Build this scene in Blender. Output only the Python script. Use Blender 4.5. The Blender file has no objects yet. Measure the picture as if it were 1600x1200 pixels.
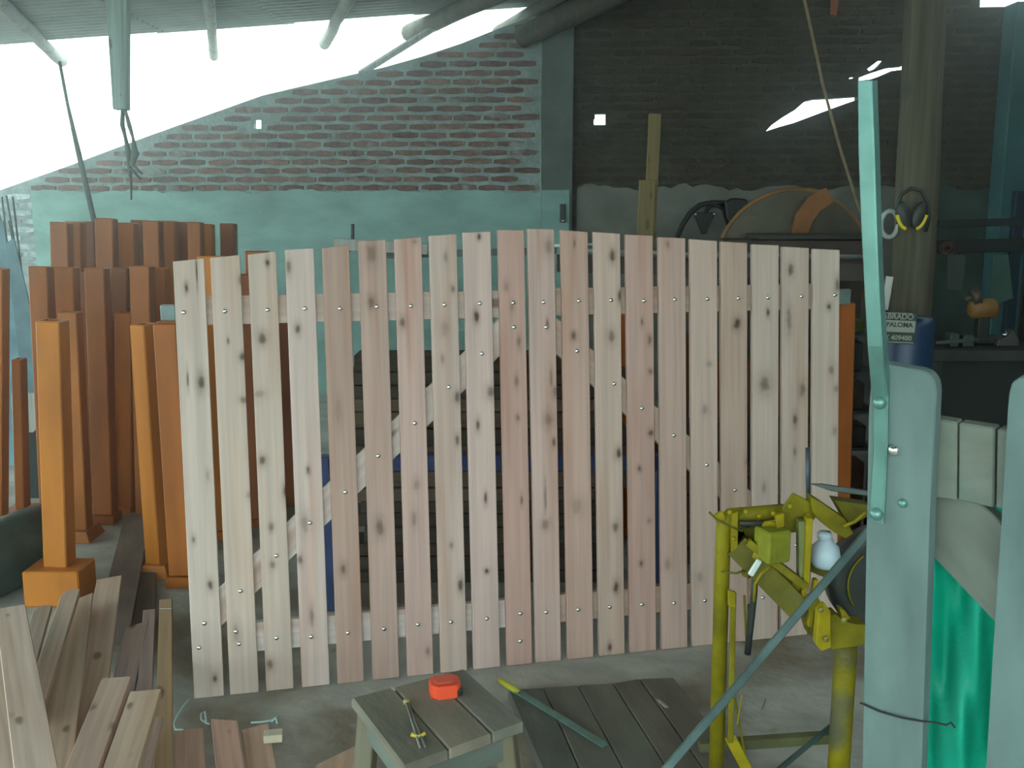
import bpy, bmesh, math, random
from mathutils import Vector as V, Matrix
random.seed(7)
# ------------------------------------------------------------------ camera
SC = bpy.context.scene
FPX, PITCH, CH = 1587.35, 0.172772, 1.654          # focal length in px of a 1600 px wide frame
cam_d = bpy.data.cameras.new('camera'); cam = bpy.data.objects.new('camera', cam_d)
SC.collection.objects.link(cam); SC.camera = cam
cam_d.sensor_width = 36; cam_d.lens = FPX/1600*36; cam_d.clip_start = .05; cam_d.clip_end = 200
cam.location = (0, 0, CH); cam.rotation_euler = (math.pi/2-PITCH, 0, 0)
# ------------------------------------------------------------------ sky
wd = bpy.data.worlds.new('overcast_sky'); SC.world = wd; wd.use_nodes = True
bg = wd.node_tree.nodes['Background']
bg.inputs[0].default_value = (0.77, 1.0, 0.985, 1); bg.inputs[1].default_value = 2.2
SC.view_settings.view_transform = 'Standard'; SC.view_settings.look = 'None'
SC.view_settings.exposure = 1.16; SC.view_settings.gamma = 1.0
SC.view_settings.use_curve_mapping = False
SC.cycles.max_bounces = 6; SC.cycles.diffuse_bounces = 4
# ------------------------------------------------------------------ helpers
_cp, _sp = math.cos(PITCH), math.sin(PITCH)
CAM = V((0, 0, CH)); FW = V((0, _cp, -_sp)); UP = V((0, _sp, _cp))
def ray(px, py): return V((1, 0, 0))*((px-800)/FPX) + UP*((600-py)/FPX) + FW
def onplane(px, py, P0, N):
    d = ray(px, py); return CAM + d*((P0-CAM).dot(N)/d.dot(N))
def atY(px, py, Y): return onplane(px, py, V((0, Y, 0)), V((0, 1, 0)))
def atZ(px, py, z): return onplane(px, py, V((0, 0, z)), V((0, 0, 1)))
def atD(px, py, d): return CAM + ray(px, py)*d
W = {}
def put(o, M, parent=None):
    SC.collection.objects.link(o); W[o.name] = M
    if parent is not None:
        o.parent = parent; o.matrix_basis = W[parent.name].inverted() @ M
    else: o.matrix_basis = M
    return o
def T(p): return Matrix.Translation(V(p))
def tag(o, label, cat=None, group=None, kind=None):
    if label: o['label'] = label
    if cat: o['category'] = cat
    if group: o['group'] = group
    if kind: o['kind'] = kind
    return o
def thing(name, label, cat, loc, group=None):
    o = bpy.data.objects.new(name, None); o.empty_display_size = .05
    put(o, T(loc)); return tag(o, label, cat, group)
def frame(A, B, N):
    """matrix: origin A, local Z along A->B, local Y near N"""
    z = (V(B)-V(A)).normalized(); y = V(N) - z*V(N).dot(z); y.normalize(); x = y.cross(z)
    return Matrix(((x.x, y.x, z.x, A[0]), (x.y, y.y, z.y, A[1]), (x.z, y.z, z.z, A[2]), (0, 0, 0, 1)))
def to_mesh(bm, name, mat=None, smooth=False):
    bmesh.ops.recalc_face_normals(bm, faces=bm.faces)
    me = bpy.data.meshes.new(name); bm.to_mesh(me); bm.free()
    if mat: me.materials.append(mat)
    if smooth:
        for p in me.polygons: p.use_smooth = True
    return me
def obj(name, bm, mat, parent=None, M=None, col=None, label=None, smooth=False):
    me = bm if isinstance(bm, bpy.types.Mesh) else to_mesh(bm, name, mat, smooth)
    o = bpy.data.objects.new(name, me)
    if col: o.color = (*col, 1)
    if M is None: M = W[parent.name].copy() if parent is not None else Matrix()
    put(o, M, parent)
    if label: o['label'] = label
    return o
def solo(name, label, cat, bm, mat, M=None, col=None, group=None, smooth=False):
    return tag(obj(name, bm, mat, None, M, col, None, smooth), label, cat, group)
def b_box(x0, x1, y0, y1, z0, z1, bev=0, seg=1, bm=None, M=None):
    b = bmesh.new(); bmesh.ops.create_cube(b, size=1)
    for v in b.verts: v.co = V(((x0+x1)/2+v.co.x*(x1-x0), (y0+y1)/2+v.co.y*(y1-y0), (z0+z1)/2+v.co.z*(z1-z0)))
    if bev: bmesh.ops.bevel(b, geom=b.edges[:], offset=bev, segments=seg, affect='EDGES')
    if M is not None: b.transform(M)
    return merge(bm, b)
def merge(bm, b):
    if bm is None: return b
    me = bpy.data.meshes.new('t'); b.to_mesh(me); b.free(); bm.from_mesh(me); bpy.data.meshes.remove(me)
    return bm
def b_prism(poly, y0, y1, bm=None, M=None, bev=0):
    """polygon in local X,Z extruded along Y"""
    b = bmesh.new()
    a = [b.verts.new((x, y0, z)) for x, z in poly]; c = [b.verts.new((x, y1, z)) for x, z in poly]
    b.faces.new(a); b.faces.new(c[::-1]); n = len(poly)
    for i in range(n): b.faces.new((a[i], c[i], c[(i+1) % n], a[(i+1) % n]))
    if bev: bmesh.ops.bevel(b, geom=b.edges[:], offset=bev, segments=1, affect='EDGES')
    if M is not None: b.transform(M)
    return merge(bm, b)
def b_tube(pts, r, n=10, bm=None, cap=True):
    b = bmesh.new(); pts = [V(p) for p in pts]; rs = r if isinstance(r, (list, tuple)) else [r]*len(pts)
    rings = []; x = None
    for i, p in enumerate(pts):
        t = (pts[min(i+1, len(pts)-1)]-pts[max(i-1, 0)]).normalized()
        if x is None: x = t.orthogonal().normalized()
        x = (x-t*x.dot(t)).normalized(); y = t.cross(x)
        rings.append([b.verts.new(p+(x*math.cos(a)+y*math.sin(a))*rs[i]) for a in [2*math.pi*k/n for k in range(n)]])
    for A, B in zip(rings, rings[1:]):
        for k in range(n): b.faces.new((A[k], A[(k+1) % n], B[(k+1) % n], B[k]))
    if cap: b.faces.new(rings[0][::-1]); b.faces.new(rings[-1])
    return merge(bm, b)
def b_lathe(prof, n=24, M=None, bm=None):
    """profile (r,z) about Z"""
    b = bmesh.new(); rings = []
    for r, z in prof:
        rings.append([b.verts.new((max(r, 1e-5)*math.cos(2*math.pi*k/n), max(r, 1e-5)*math.sin(2*math.pi*k/n), z)) for k in range(n)])
    for A, B in zip(rings, rings[1:]):
        for k in range(n): b.faces.new((A[k], A[(k+1) % n], B[(k+1) % n], B[k]))
    b.faces.new(rings[0]); b.faces.new(rings[-1])
    bmesh.ops.remove_doubles(b, verts=b.verts, dist=2e-5)
    if M is not None: b.transform(M)
    return merge(bm, b)
def arcpts(c, r, a0, a1, n, ux, uz):
    return [V(c)+V(ux)*r*math.cos(math.radians(a0+(a1-a0)*i/n))+V(uz)*r*math.sin(math.radians(a0+(a1-a0)*i/n)) for i in range(n+1)]
# ------------------------------------------------------------------ materials
def mat(name, base=(.5, .5, .5), rough=.7, metal=0, noise=0, nscale=8, dark=.6, bump=0, bscale=60, stretch=(1, 1, 1), usecol=False, spec=.5, stain=None, stainth=.55):
    m = bpy.data.materials.new(name); m.use_nodes = True; nt = m.node_tree; N = nt.nodes; L = nt.links
    p = N['Principled BSDF']; p.inputs['Roughness'].default_value = rough; p.inputs['Metallic'].default_value = metal
    p.inputs['Specular IOR Level'].default_value = spec
    tc = N.new('ShaderNodeTexCoord'); oi = N.new('ShaderNodeObjectInfo')
    ad = N.new('ShaderNodeVectorMath'); ad.operation = 'ADD'
    sc = N.new('ShaderNodeVectorMath'); sc.operation = 'SCALE'; sc.inputs['Scale'].default_value = 37
    cx = N.new('ShaderNodeCombineXYZ')
    for i in range(3): L.new(oi.outputs['Random'], cx.inputs[i])
    L.new(cx.outputs[0], sc.inputs[0]); L.new(tc.outputs['Object'], ad.inputs[0]); L.new(sc.outputs[0], ad.inputs[1])
    mp = N.new('ShaderNodeMapping'); mp.inputs['Scale'].default_value = stretch; L.new(ad.outputs[0], mp.inputs[0])
    if usecol: col = oi.outputs['Color']
    else:
        rgb = N.new('ShaderNodeRGB'); rgb.outputs[0].default_value = (*base, 1); col = rgb.outputs[0]
    if noise:
        nz = N.new('ShaderNodeTexNoise'); nz.inputs['Scale'].default_value = nscale; nz.inputs['Detail'].default_value = 5
        L.new(mp.outputs[0], nz.inputs['Vector'])
        rp = N.new('ShaderNodeMapRange'); rp.inputs['From Min'].default_value = .3; rp.inputs['From Max'].default_value = .7
        rp.inputs['To Min'].default_value = dark; rp.inputs['To Max'].default_value = 2-dark if dark > .75 else 1.15
        L.new(nz.outputs['Fac'], rp.inputs['Value'])
        mx = N.new('ShaderNodeVectorMath'); mx.operation = 'SCALE'; L.new(col, mx.inputs[0]); L.new(rp.outputs[0], mx.inputs['Scale'])
        col = mx.outputs[0]
    if stain:
        n2 = N.new('ShaderNodeTexNoise'); n2.inputs['Scale'].default_value = nscale*.35; n2.inputs['Detail'].default_value = 6
        L.new(ad.outputs[0], n2.inputs['Vector'])
        r2 = N.new('ShaderNodeMapRange'); r2.inputs['From Min'].default_value = stainth; r2.inputs['From Max'].default_value = stainth+.12
        L.new(n2.outputs['Fac'], r2.inputs['Value'])
        m2 = N.new('ShaderNodeMix'); m2.data_type = 'RGBA'; L.new(r2.outputs[0], m2.inputs['Factor']); L.new(col, m2.inputs['A'])
        m2.inputs['B'].default_value = (*stain, 1); col = m2.outputs['Result']
    L.new(col, p.inputs['Base Color'])
    if bump:
        nb = N.new('ShaderNodeTexNoise'); nb.inputs['Scale'].default_value = bscale; nb.inputs['Detail'].default_value = 6
        L.new(mp.outputs[0], nb.inputs['Vector'])
        bp = N.new('ShaderNodeBump'); bp.inputs['Strength'].default_value = min(bump, 1); bp.inputs['Distance'].default_value = .02
        L.new(nb.outputs['Fac'], bp.inputs['Height']); L.new(bp.outputs[0], p.inputs['Normal'])
    return m
def wood(name, knots=True, spots=None, grain=.82, rough=.75, knotcol=(.12, .065, .035), kscale=1.0, streak=(.75, .5, .38)):
    """planed board: grain along local Z, knots, colour from the object"""
    m = bpy.data.materials.new(name); m.use_nodes = True; nt = m.node_tree; N = nt.nodes; L = nt.links
    p = N['Principled BSDF']; p.inputs['Roughness'].default_value = rough; p.inputs['Specular IOR Level'].default_value = .25
    tc = N.new('ShaderNodeTexCoord'); oi = N.new('ShaderNodeObjectInfo')
    ml = N.new('ShaderNodeMath'); ml.operation = 'MULTIPLY'; ml.inputs[1].default_value = 91; L.new(oi.outputs['Random'], ml.inputs[0])
    cx = N.new('ShaderNodeCombineXYZ'); L.new(ml.outputs[0], cx.inputs[0]); L.new(ml.outputs[0], cx.inputs[2]); L.new(ml.outputs[0], cx.inputs[1])
    ad = N.new('ShaderNodeVectorMath'); ad.operation = 'ADD'; L.new(tc.outputs['Object'], ad.inputs[0]); L.new(cx.outputs[0], ad.inputs[1])
    # knots
    mk = N.new('ShaderNodeMapping'); mk.inputs['Scale'].default_value = (11*kscale, .02, 4.2*kscale); L.new(ad.outputs[0], mk.inputs[0])
    vo = N.new('ShaderNodeTexVoronoi'); vo.voronoi_dimensions = '3D'; vo.inputs['Scale'].default_value = 1; L.new(mk.outputs[0], vo.inputs['Vector'])
    sp = N.new('ShaderNodeSeparateColor'); L.new(vo.outputs['Color'], sp.inputs[0])
    # only some cells carry a knot; its size comes from the cell colour
    sz = N.new('ShaderNodeMapRange'); sz.inputs['From Min'].default_value = .35; sz.inputs['From Max'].default_value = 1; sz.inputs['To Min'].default_value = 0.0; sz.inputs['To Max'].default_value = .21
    L.new(sp.outputs['Red'], sz.inputs['Value'])
    nk = N.new('ShaderNodeTexNoise'); nk.inputs['Scale'].default_value = 30; L.new(ad.outputs[0], nk.inputs['Vector'])
    dk = N.new('ShaderNodeMath'); dk.operation = 'MULTIPLY_ADD'; dk.inputs[1].default_value = .14; L.new(nk.outputs['Fac'], dk.inputs[0]); L.new(vo.outputs['Distance'], dk.inputs[2])
    kn = N.new('ShaderNodeMath'); kn.operation = 'SUBTRACT'; L.new(dk.outputs[0], kn.inputs[0]); L.new(sz.outputs[0], kn.inputs[1])
    kr = N.new('ShaderNodeMapRange'); kr.inputs['From Min'].default_value = .02; kr.inputs['From Max'].default_value = .16; kr.inputs['To Min'].default_value = 1; kr.inputs['To Max'].default_value = 0
    kr.interpolation_type = 'SMOOTHSTEP'
    L.new(kn.outputs[0], kr.inputs['Value'])
    # grain, bent by the knots
    mg = N.new('ShaderNodeMapping'); mg.inputs['Scale'].default_value = (55, 55, 1.6); L.new(ad.outputs[0], mg.inputs[0])
    ng = N.new('ShaderNodeTexNoise'); ng.inputs['Scale'].default_value = 1; ng.inputs['Detail'].default_value = 4; L.new(mg.outputs[0], ng.inputs['Vector'])
    gr = N.new('ShaderNodeMapRange'); gr.inputs['From Min'].default_value = .3; gr.inputs['From Max'].default_value = .7; gr.inputs['To Min'].default_value = grain; gr.inputs['To Max'].default_value = 1.08
    L.new(ng.outputs['Fac'], gr.inputs['Value'])
    c1 = N.new('ShaderNodeVectorMath'); c1.operation = 'SCALE'; L.new(oi.outputs['Color'], c1.inputs[0]); L.new(gr.outputs[0], c1.inputs['Scale'])
    # broad reddish heartwood streaks
    mh = N.new('ShaderNodeMapping'); mh.inputs['Scale'].default_value = (14, 3, 1.1); L.new(ad.outputs[0], mh.inputs[0])
    nh = N.new('ShaderNodeTexNoise'); nh.inputs['Scale'].default_value = 1; nh.inputs['Detail'].default_value = 2; L.new(mh.outputs[0], nh.inputs['Vector'])
    hr = N.new('ShaderNodeMapRange'); hr.inputs['From Min'].default_value = .5; hr.inputs['From Max'].default_value = .72; hr.inputs['To Max'].default_value = .55; L.new(nh.outputs['Fac'], hr.inputs['Value'])
    hm = N.new('ShaderNodeMix'); hm.data_type = 'RGBA'; hm.blend_type = 'MULTIPLY'; L.new(hr.outputs[0], hm.inputs['Factor']); L.new(c1.outputs[0], hm.inputs['A']); hm.inputs['B'].default_value = (*streak, 1)
    col = hm.outputs['Result']
    if knots:
        km = N.new('ShaderNodeMix'); km.data_type = 'RGBA'
        kf = N.new('ShaderNodeMath'); kf.operation = 'MULTIPLY'; kf.inputs[1].default_value = .72; L.new(kr.outputs[0], kf.inputs[0])
        L.new(kf.outputs[0], km.inputs['Factor']); L.new(col, km.inputs['A']); km.inputs['B'].default_value = (*knotcol, 1); col = km.outputs['Result']
    if spots:
        nw = N.new('ShaderNodeTexNoise'); nw.inputs['Scale'].default_value = 45; nw.inputs['Detail'].default_value = 3; L.new(tc.outputs['Object'], nw.inputs['Vector'])
        acc = None
        for (x, z, w, h, st) in spots:
            mm = N.new('ShaderNodeMapping'); mm.vector_type = 'TEXTURE'; mm.inputs['Location'].default_value = (x, 0, z); mm.inputs['Scale'].default_value = (w, 1e3, h)
            L.new(tc.outputs['Object'], mm.inputs[0])
            ln = N.new('ShaderNodeVectorMath'); ln.operation = 'LENGTH'; L.new(mm.outputs[0], ln.inputs[0])
            sm = N.new('ShaderNodeMath'); sm.operation = 'MULTIPLY_ADD'; sm.inputs[1].default_value = .9; sm.inputs[2].default_value = -.45; L.new(nw.outputs['Fac'], sm.inputs[0])
            sa = N.new('ShaderNodeMath'); L.new(sm.outputs[0], sa.inputs[0]); L.new(ln.outputs['Value'], sa.inputs[1])
            # dark core, then a soft halo
            rg_ = N.new('ShaderNodeFloatCurve'); cv = rg_.mapping.curves[0]
            cv.points[0].location = (0, 1); cv.points[1].location = (1, 0); cv.points.new(.2, .85); cv.points.new(.36, .42); cv.points.new(.65, .14); rg_.mapping.update()
            dv_ = N.new('ShaderNodeMath'); dv_.operation = 'MULTIPLY'; dv_.inputs[1].default_value = .42; dv_.use_clamp = True; L.new(sa.outputs[0], dv_.inputs[0])
            L.new(dv_.outputs[0], rg_.inputs['Value'])
            sc_ = N.new('ShaderNodeMath'); sc_.operation = 'MULTIPLY'; sc_.inputs[1].default_value = st; L.new(rg_.outputs[0], sc_.inputs[0])
            if acc is None: acc = sc_
            else:
                mxn = N.new('ShaderNodeMath'); mxn.operation = 'MAXIMUM'; L.new(acc.outputs[0], mxn.inputs[0]); L.new(sc_.outputs[0], mxn.inputs[1]); acc = mxn
        km = N.new('ShaderNodeMix'); km.data_type = 'RGBA'; L.new(acc.outputs[0], km.inputs['Factor']); L.new(col, km.inputs['A']); km.inputs['B'].default_value = (*knotcol, 1); col = km.outputs['Result']
    L.new(col, p.inputs['Base Color'])
    bp = N.new('ShaderNodeBump'); bp.inputs['Strength'].default_value = .12; bp.inputs['Distance'].default_value = .004
    L.new(ng.outputs['Fac'], bp.inputs['Height']); L.new(bp.outputs[0], p.inputs['Normal'])
    return m
M_fence = wood('planed_eucalyptus')
M_board = wood('sawn_board', grain=.75, kscale=1.2, knotcol=(.09, .06, .035), streak=(.8, .68, .5))
M_old = wood('weathered_wood', grain=.6, rough=.85, knotcol=(.05, .05, .04), streak=(.6, .6, .55))
M_dirtywood = mat('grimy_wood', usecol=True, rough=.8, noise=1, nscale=3, dark=.6, bump=.12, bscale=18, stretch=(3, 3, 1))
M_orange = mat('orange_enamel', usecol=True, spec=.22, rough=.45, noise=1, nscale=3, dark=.75, stretch=(3, 3, .6), bump=.04, bscale=8)
M_paint = mat('painted_metal', usecol=True, rough=.55, noise=1, nscale=7, dark=.65, bump=.12, bscale=40)
M_yel = mat('chipped_yellow_paint', usecol=True, spec=.25, rough=.6, noise=1, nscale=12, dark=.6, bump=.25, bscale=35, stain=(.09, .085, .05), stainth=.60)
M_galv = mat('galvanized_steel', (.15, .29, .26), rough=.4, metal=.6, noise=1, nscale=14, dark=.8, bump=.05, bscale=60)
M_zinc = mat('zinc_bolt', (.8, .8, .76), rough=.22, metal=1)
M_dark = mat('black_rubber', (.018, .018, .017), rough=.55)
M_iron = mat('dull_iron', usecol=True, rough=.5, metal=.4, noise=1, nscale=9, dark=.6, bump=.1)
M_plain = mat('plain_plastic', usecol=True, rough=.4)
M_matte = mat('matte_cloth', usecol=True, rough=.9, noise=1, nscale=20, dark=.75, bump=.2)
M_brick = mat('fired_brick', usecol=True, rough=.9, noise=1, nscale=14, dark=.6, bump=.5, bscale=50, stain=(.30, .31, .29), stainth=.60)
M_brick_d = mat('shaded_brick', usecol=True, rough=.95, noise=1, nscale=9, dark=.6, bump=.5, bscale=40)  # right bay's low light is put into this darker brick
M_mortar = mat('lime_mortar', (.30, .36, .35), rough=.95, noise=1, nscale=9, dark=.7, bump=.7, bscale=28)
M_mortar_d = mat('shaded_mortar', (.072, .068, .052), rough=.95, noise=1, nscale=9, dark=.6, bump=.7, bscale=28)  # mortar darkened to carry the low light of the right bay
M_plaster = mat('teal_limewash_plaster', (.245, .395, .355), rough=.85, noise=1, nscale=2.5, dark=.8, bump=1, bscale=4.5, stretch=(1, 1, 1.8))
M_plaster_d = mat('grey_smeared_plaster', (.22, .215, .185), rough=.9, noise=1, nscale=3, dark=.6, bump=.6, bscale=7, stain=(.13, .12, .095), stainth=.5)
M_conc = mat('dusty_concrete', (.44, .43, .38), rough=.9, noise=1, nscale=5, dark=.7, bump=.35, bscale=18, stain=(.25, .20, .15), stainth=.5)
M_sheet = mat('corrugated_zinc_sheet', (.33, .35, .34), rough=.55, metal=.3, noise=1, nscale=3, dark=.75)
M_picket = mat('cyan_lit_stained_wood', usecol=True, rough=.8, noise=1, nscale=6, dark=.72, bump=.1, bscale=30, stretch=(3, 3, .8), stain=(.065, .125, .11), stainth=.54)  # green stains; the picket colours also carry a cyan light cast
M_tarp = mat('green_tarpaulin', (.0, .42, .27), rough=.6, noise=1, nscale=4, dark=.85, bump=.12, bscale=150, stretch=(.6, .6, 1.4))
M_jug = mat('milky_plastic', (.55, .66, .74), rough=.35)
# ------------------------------------------------------------------ setting
def struct(name, bm, m, M=None, parent=None, col=None, kind='structure'):
    o = obj(name, bm, m, parent, M, col)
    if parent is None: o['kind'] = kind
    return o
struct('ground', b_box(-30, 30, -25, 40, -.25, -.06), mat('outdoor_ground', (.22, .22, .18), rough=.95, noise=1, nscale=.5, dark=.7))
# floor slab, gently uneven
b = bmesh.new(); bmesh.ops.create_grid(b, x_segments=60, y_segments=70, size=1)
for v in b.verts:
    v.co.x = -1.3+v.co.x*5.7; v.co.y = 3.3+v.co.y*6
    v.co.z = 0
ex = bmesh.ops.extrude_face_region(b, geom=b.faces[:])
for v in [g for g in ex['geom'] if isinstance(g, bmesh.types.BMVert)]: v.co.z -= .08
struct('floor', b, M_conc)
# back wall: line Y = 8.85 - .08 X
WE = V((1, -.08, 0)).normalized(); WN = V((-.08, -1, 0)).normalized()       # along, and out into the room
WO = V((0, 8.85, 0))
MW = Matrix(((WE.x, -WN.x, 0, WO.x), (WE.y, -WN.y, 0, WO.y), (0, 0, 1, 0), (0, 0, 0, 1)))   # local x along wall, y away from the room, z up
def onwall(px, py):
    p = onplane(px, py, WO, WN)-WO; return p.dot(WE), p.z
def curve_slab(name, outer, holes, y0, y1, m, M, parent=None, bevel=0):
    c = bpy.data.curves.new(name, 'CURVE'); c.dimensions = '2D'; c.fill_mode = 'BOTH'; c.extrude = (y1-y0)/2
    for pl in [outer]+holes:
        s = c.splines.new('POLY'); s.points.add(len(pl)-1); s.use_cyclic_u = True
        for i, (x, z) in enumerate(pl): s.points[i].co = (x, z, 0, 1)
    t = bpy.data.objects.new('t', c); SC.collection.objects.link(t); bpy.context.view_layer.update()
    me = bpy.data.meshes.new_from_object(t); bpy.data.objects.remove(t); bpy.data.curves.remove(c)
    me.transform(T((0, (y0+y1)/2, 0)) @ Matrix.Rotation(math.pi/2, 4, 'X'))
    me.materials.clear(); me.materials.append(m); me.name = name
    return obj(name, me, m, parent, M)
sP, zP = onwall(848, 20)
topL = [onwall(*p) for p in [(-260, 372), (-120, 338), (0, 297), (110, 258), (230, 213), (320, 181), (410, 149), (500, 128), (600, 105), (660, 88), (720, 68), (770, 48), (848, 20)]]
holeA = [(393, 186), (408, 186), (408, 201), (393, 201)]
holeA = [onwall(*p) for p in holeA]
coreL = [(topL[0][0], 0)]+topL+[(sP, 0)]
wl = curve_slab('wall_back', coreL, [holeA], .0, .13, M_mortar, MW); wl['kind'] = 'structure'
wl_local = MW
zT = 4.1; sG, zG = onwall(1531, 11)
hole_sq = [onwall(*p) for p in [(928, 177), (946, 177), (946, 195), (928, 195)]]
slit1 = [onwall(*p) for p in [(1197, 205), (1205, 196), (1222, 184), (1242, 172), (1258, 158), (1275, 154), (1300, 153), (1341, 150), (1341, 155), (1318, 163), (1296, 171), (1272, 180), (1240, 192), (1218, 198)]]
slit2 = [onwall(*p) for p in [(1355, 108), (1376, 92), (1384, 92), (1372, 105), (1358, 111)]]
slit3 = [onwall(*p) for p in [(1342, 121), (1360, 114), (1390, 104), (1412, 102), (1416, 97), (1416, 108), (1392, 111), (1374, 119), (1360, 124), (1342, 126)]]
slit4 = [onwall(*p) for p in [(1326, 123), (1333, 118), (1339, 118), (1334, 123)]]
holesR = [hole_sq, slit1, slit2, slit3, slit4]
coreR = [(sP, 0), (sP, zT), (sG, zT), (sG, zG), (4.75, zG), (4.75, 0)]
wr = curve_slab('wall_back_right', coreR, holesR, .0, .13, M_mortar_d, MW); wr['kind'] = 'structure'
# bricks
def inpoly(x, z, poly):
    c = False
    for i in range(len(poly)):
        (x1, z1), (x2, z2) = poly[i], poly[i-1]
        if (z1 > z) != (z2 > z) and x < (x2-x1)*(z-z1)/(z2-z1)+x1: c = not c
    return c
variants = []
for k in range(10):
    b = b_box(-.114, .114, -.011, .02, -.0265, .0265)
    bmesh.ops.subdivide_edges(b, edges=[e for e in b.edges if abs(e.verts[0].co.x-e.verts[1].co.x) > .1], cuts=2)
    for v in b.verts:
        v.co.x += random.uniform(-.007, .007); v.co.z += random.uniform(-.004, .004)
        if abs(v.co.x) > .09: v.co.z *= .68
        if v.co.y < 0: v.co.x *= .97; v.co.z *= .9; v.co.y += random.uniform(-.003, .003)
    variants.append(to_mesh(b, 'brick', M_brick))
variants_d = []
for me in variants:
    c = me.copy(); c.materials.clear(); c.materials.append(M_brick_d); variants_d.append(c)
def brickwall(parent, s0, s1, z0, z1, outline, holes, cols, limit=300, proud=0, variants=variants):
    lst = []
    k = 0
    while z0+k*.073 < z1:
        z = z0+k*.073; s = s0 - (.125 if k % 2 else 0)+random.uniform(-.02, .02)
        while s < s1:
            pts = [(s+dx, z+dz) for dx in (-.1, -.05, 0, .05, .1) for dz in (-.02, 0, .022)]
            if all(inpoly(*q, outline) for q in pts) and not any(inpoly(q[0], q[1], h) for q in pts for h in holes) and \
               not any(abs(hx-s) < .1 and abs(hz-z) < .022 for h in holes for hx, hz in h):
                lst.append((s, z))
            s += .25+random.uniform(-.006, .006)
        k += 1
    stuff = bmesh.new()
    for i, (s, z) in enumerate(lst):
        M = MW @ T((s, -proud, z+random.uniform(-.003, .003))) @ Matrix.Rotation(random.uniform(-.012, .012), 4, 'Y')
        c = random.choice(cols); f = random.uniform(.8, 1.15); c = tuple(q*f for q in c)
        if i < limit: obj('brick', random.choice(variants), None, parent, M, c)
        else:
            t = bmesh.new(); t.from_mesh(random.choice(variants)); t.transform(MW.inverted() @ M); merge(stuff, t)
    if len(lst) > limit:
        o = obj('brick_courses', stuff, M_brick, parent, MW.copy(), cols[0]); o['kind'] = 'stuff'
    else: stuff.free()
    return len(lst)
zB = onwall(500, 299)[1]+.03
sL = onwall(-12, 300)[0]
redL = [(.23, .13, .105), (.20, .115, .095), (.24, .14, .11), (.19, .115, .10)]
n1 = brickwall(wl, sL, sP-.03, zB, 3.6, coreL, [holeA], redL, limit=270)
sW = onwall(70, 400)[0]
brickwall(wl, sL, sW+.1, zB-.073*9, zB-.06, coreL, [], [(.50, .56, .58), (.42, .48, .5), (.36, .36, .36)], limit=30)
redR = [(.062, .048, .03), (.052, .041, .027), (.066, .052, .032), (.058, .04, .026)]  # brick colours lowered to hold the bay's dimness
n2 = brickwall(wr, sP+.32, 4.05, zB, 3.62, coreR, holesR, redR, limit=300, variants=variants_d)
# plaster coats with ragged top edges
def ragged(s0, s1, z, amp, step=.06):
    n = int((s1-s0)/step); return [(s0+(s1-s0)*i/n, z+random.uniform(-amp, amp)+amp*math.sin(i*.5)) for i in range(n+1)]
def plaster(name, s0, s1, z, amp, m, parent, t, z0=.0):
    top = ragged(s0, s1, z, amp); b = bmesh.new(); nz = 26
    cols = []
    for i, (s, zz) in enumerate(top):
        cols.append([b.verts.new((s, -t*(1-.0*j)-.006*math.sin(s*7+j)*math.sin(j*1.3+s*3), z0+(zz-z0)*j/nz)) for j in range(nz+1)])
    for A, B in zip(cols, cols[1:]):
        for j in range(nz): b.faces.new((A[j], B[j], B[j+1], A[j+1]))
    bd = [e for e in b.edges if e.is_boundary]; ex = bmesh.ops.extrude_edge_only(b, edges=bd)
    for v in [g for g in ex['geom'] if isinstance(g, bmesh.types.BMVert)]: v.co.y = .003
    return obj(name, b, m, parent, MW.copy(), smooth=False)
plaster('plaster_coat', onwall(58, 400)[0], sP, onwall(500, 299)[1], .012, M_plaster, wl, .022)
sD = onwall(1405, 300)[0]
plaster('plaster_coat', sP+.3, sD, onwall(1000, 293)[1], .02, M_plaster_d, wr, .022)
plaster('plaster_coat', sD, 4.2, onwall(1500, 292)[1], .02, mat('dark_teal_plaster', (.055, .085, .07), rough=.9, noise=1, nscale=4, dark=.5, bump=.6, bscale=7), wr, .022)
# concrete pillar between the bays
pl = struct('trim_1', b_box(0, .262, -.12, .14, 0, 4.1, .006), mat('grey_green_pillar', (.115, .135, .12), rough=.9, noise=1, nscale=4, dark=.75, bump=.3), MW @ T((sP, 0, 0)))
obj('teal_plaster_band', b_box(.004, .24, -.132, -.118, 0, onwall(860, 297)[1], .003), M_plaster, pl)
# right side wall and added front wall
XR = 4.28
sw = struct('wall_right', b_box(XR, XR+.14, -2.3, 8.62, 0, onwall(1580, 11)[1], 0), M_mortar_d)
sv = variants_d
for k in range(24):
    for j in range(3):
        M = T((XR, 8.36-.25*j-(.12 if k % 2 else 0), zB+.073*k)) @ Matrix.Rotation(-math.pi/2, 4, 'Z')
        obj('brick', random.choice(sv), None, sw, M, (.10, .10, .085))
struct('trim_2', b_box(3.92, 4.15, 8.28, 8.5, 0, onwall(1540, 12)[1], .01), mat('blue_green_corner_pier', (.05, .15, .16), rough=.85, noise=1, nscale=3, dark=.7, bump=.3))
struct('wall_front_blocker', b_box(2.4, XR+.14, -2.3, -2.16, 0, 3.6), M_mortar_d)  # unseen wall behind the camera, added to darken the right bay
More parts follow.
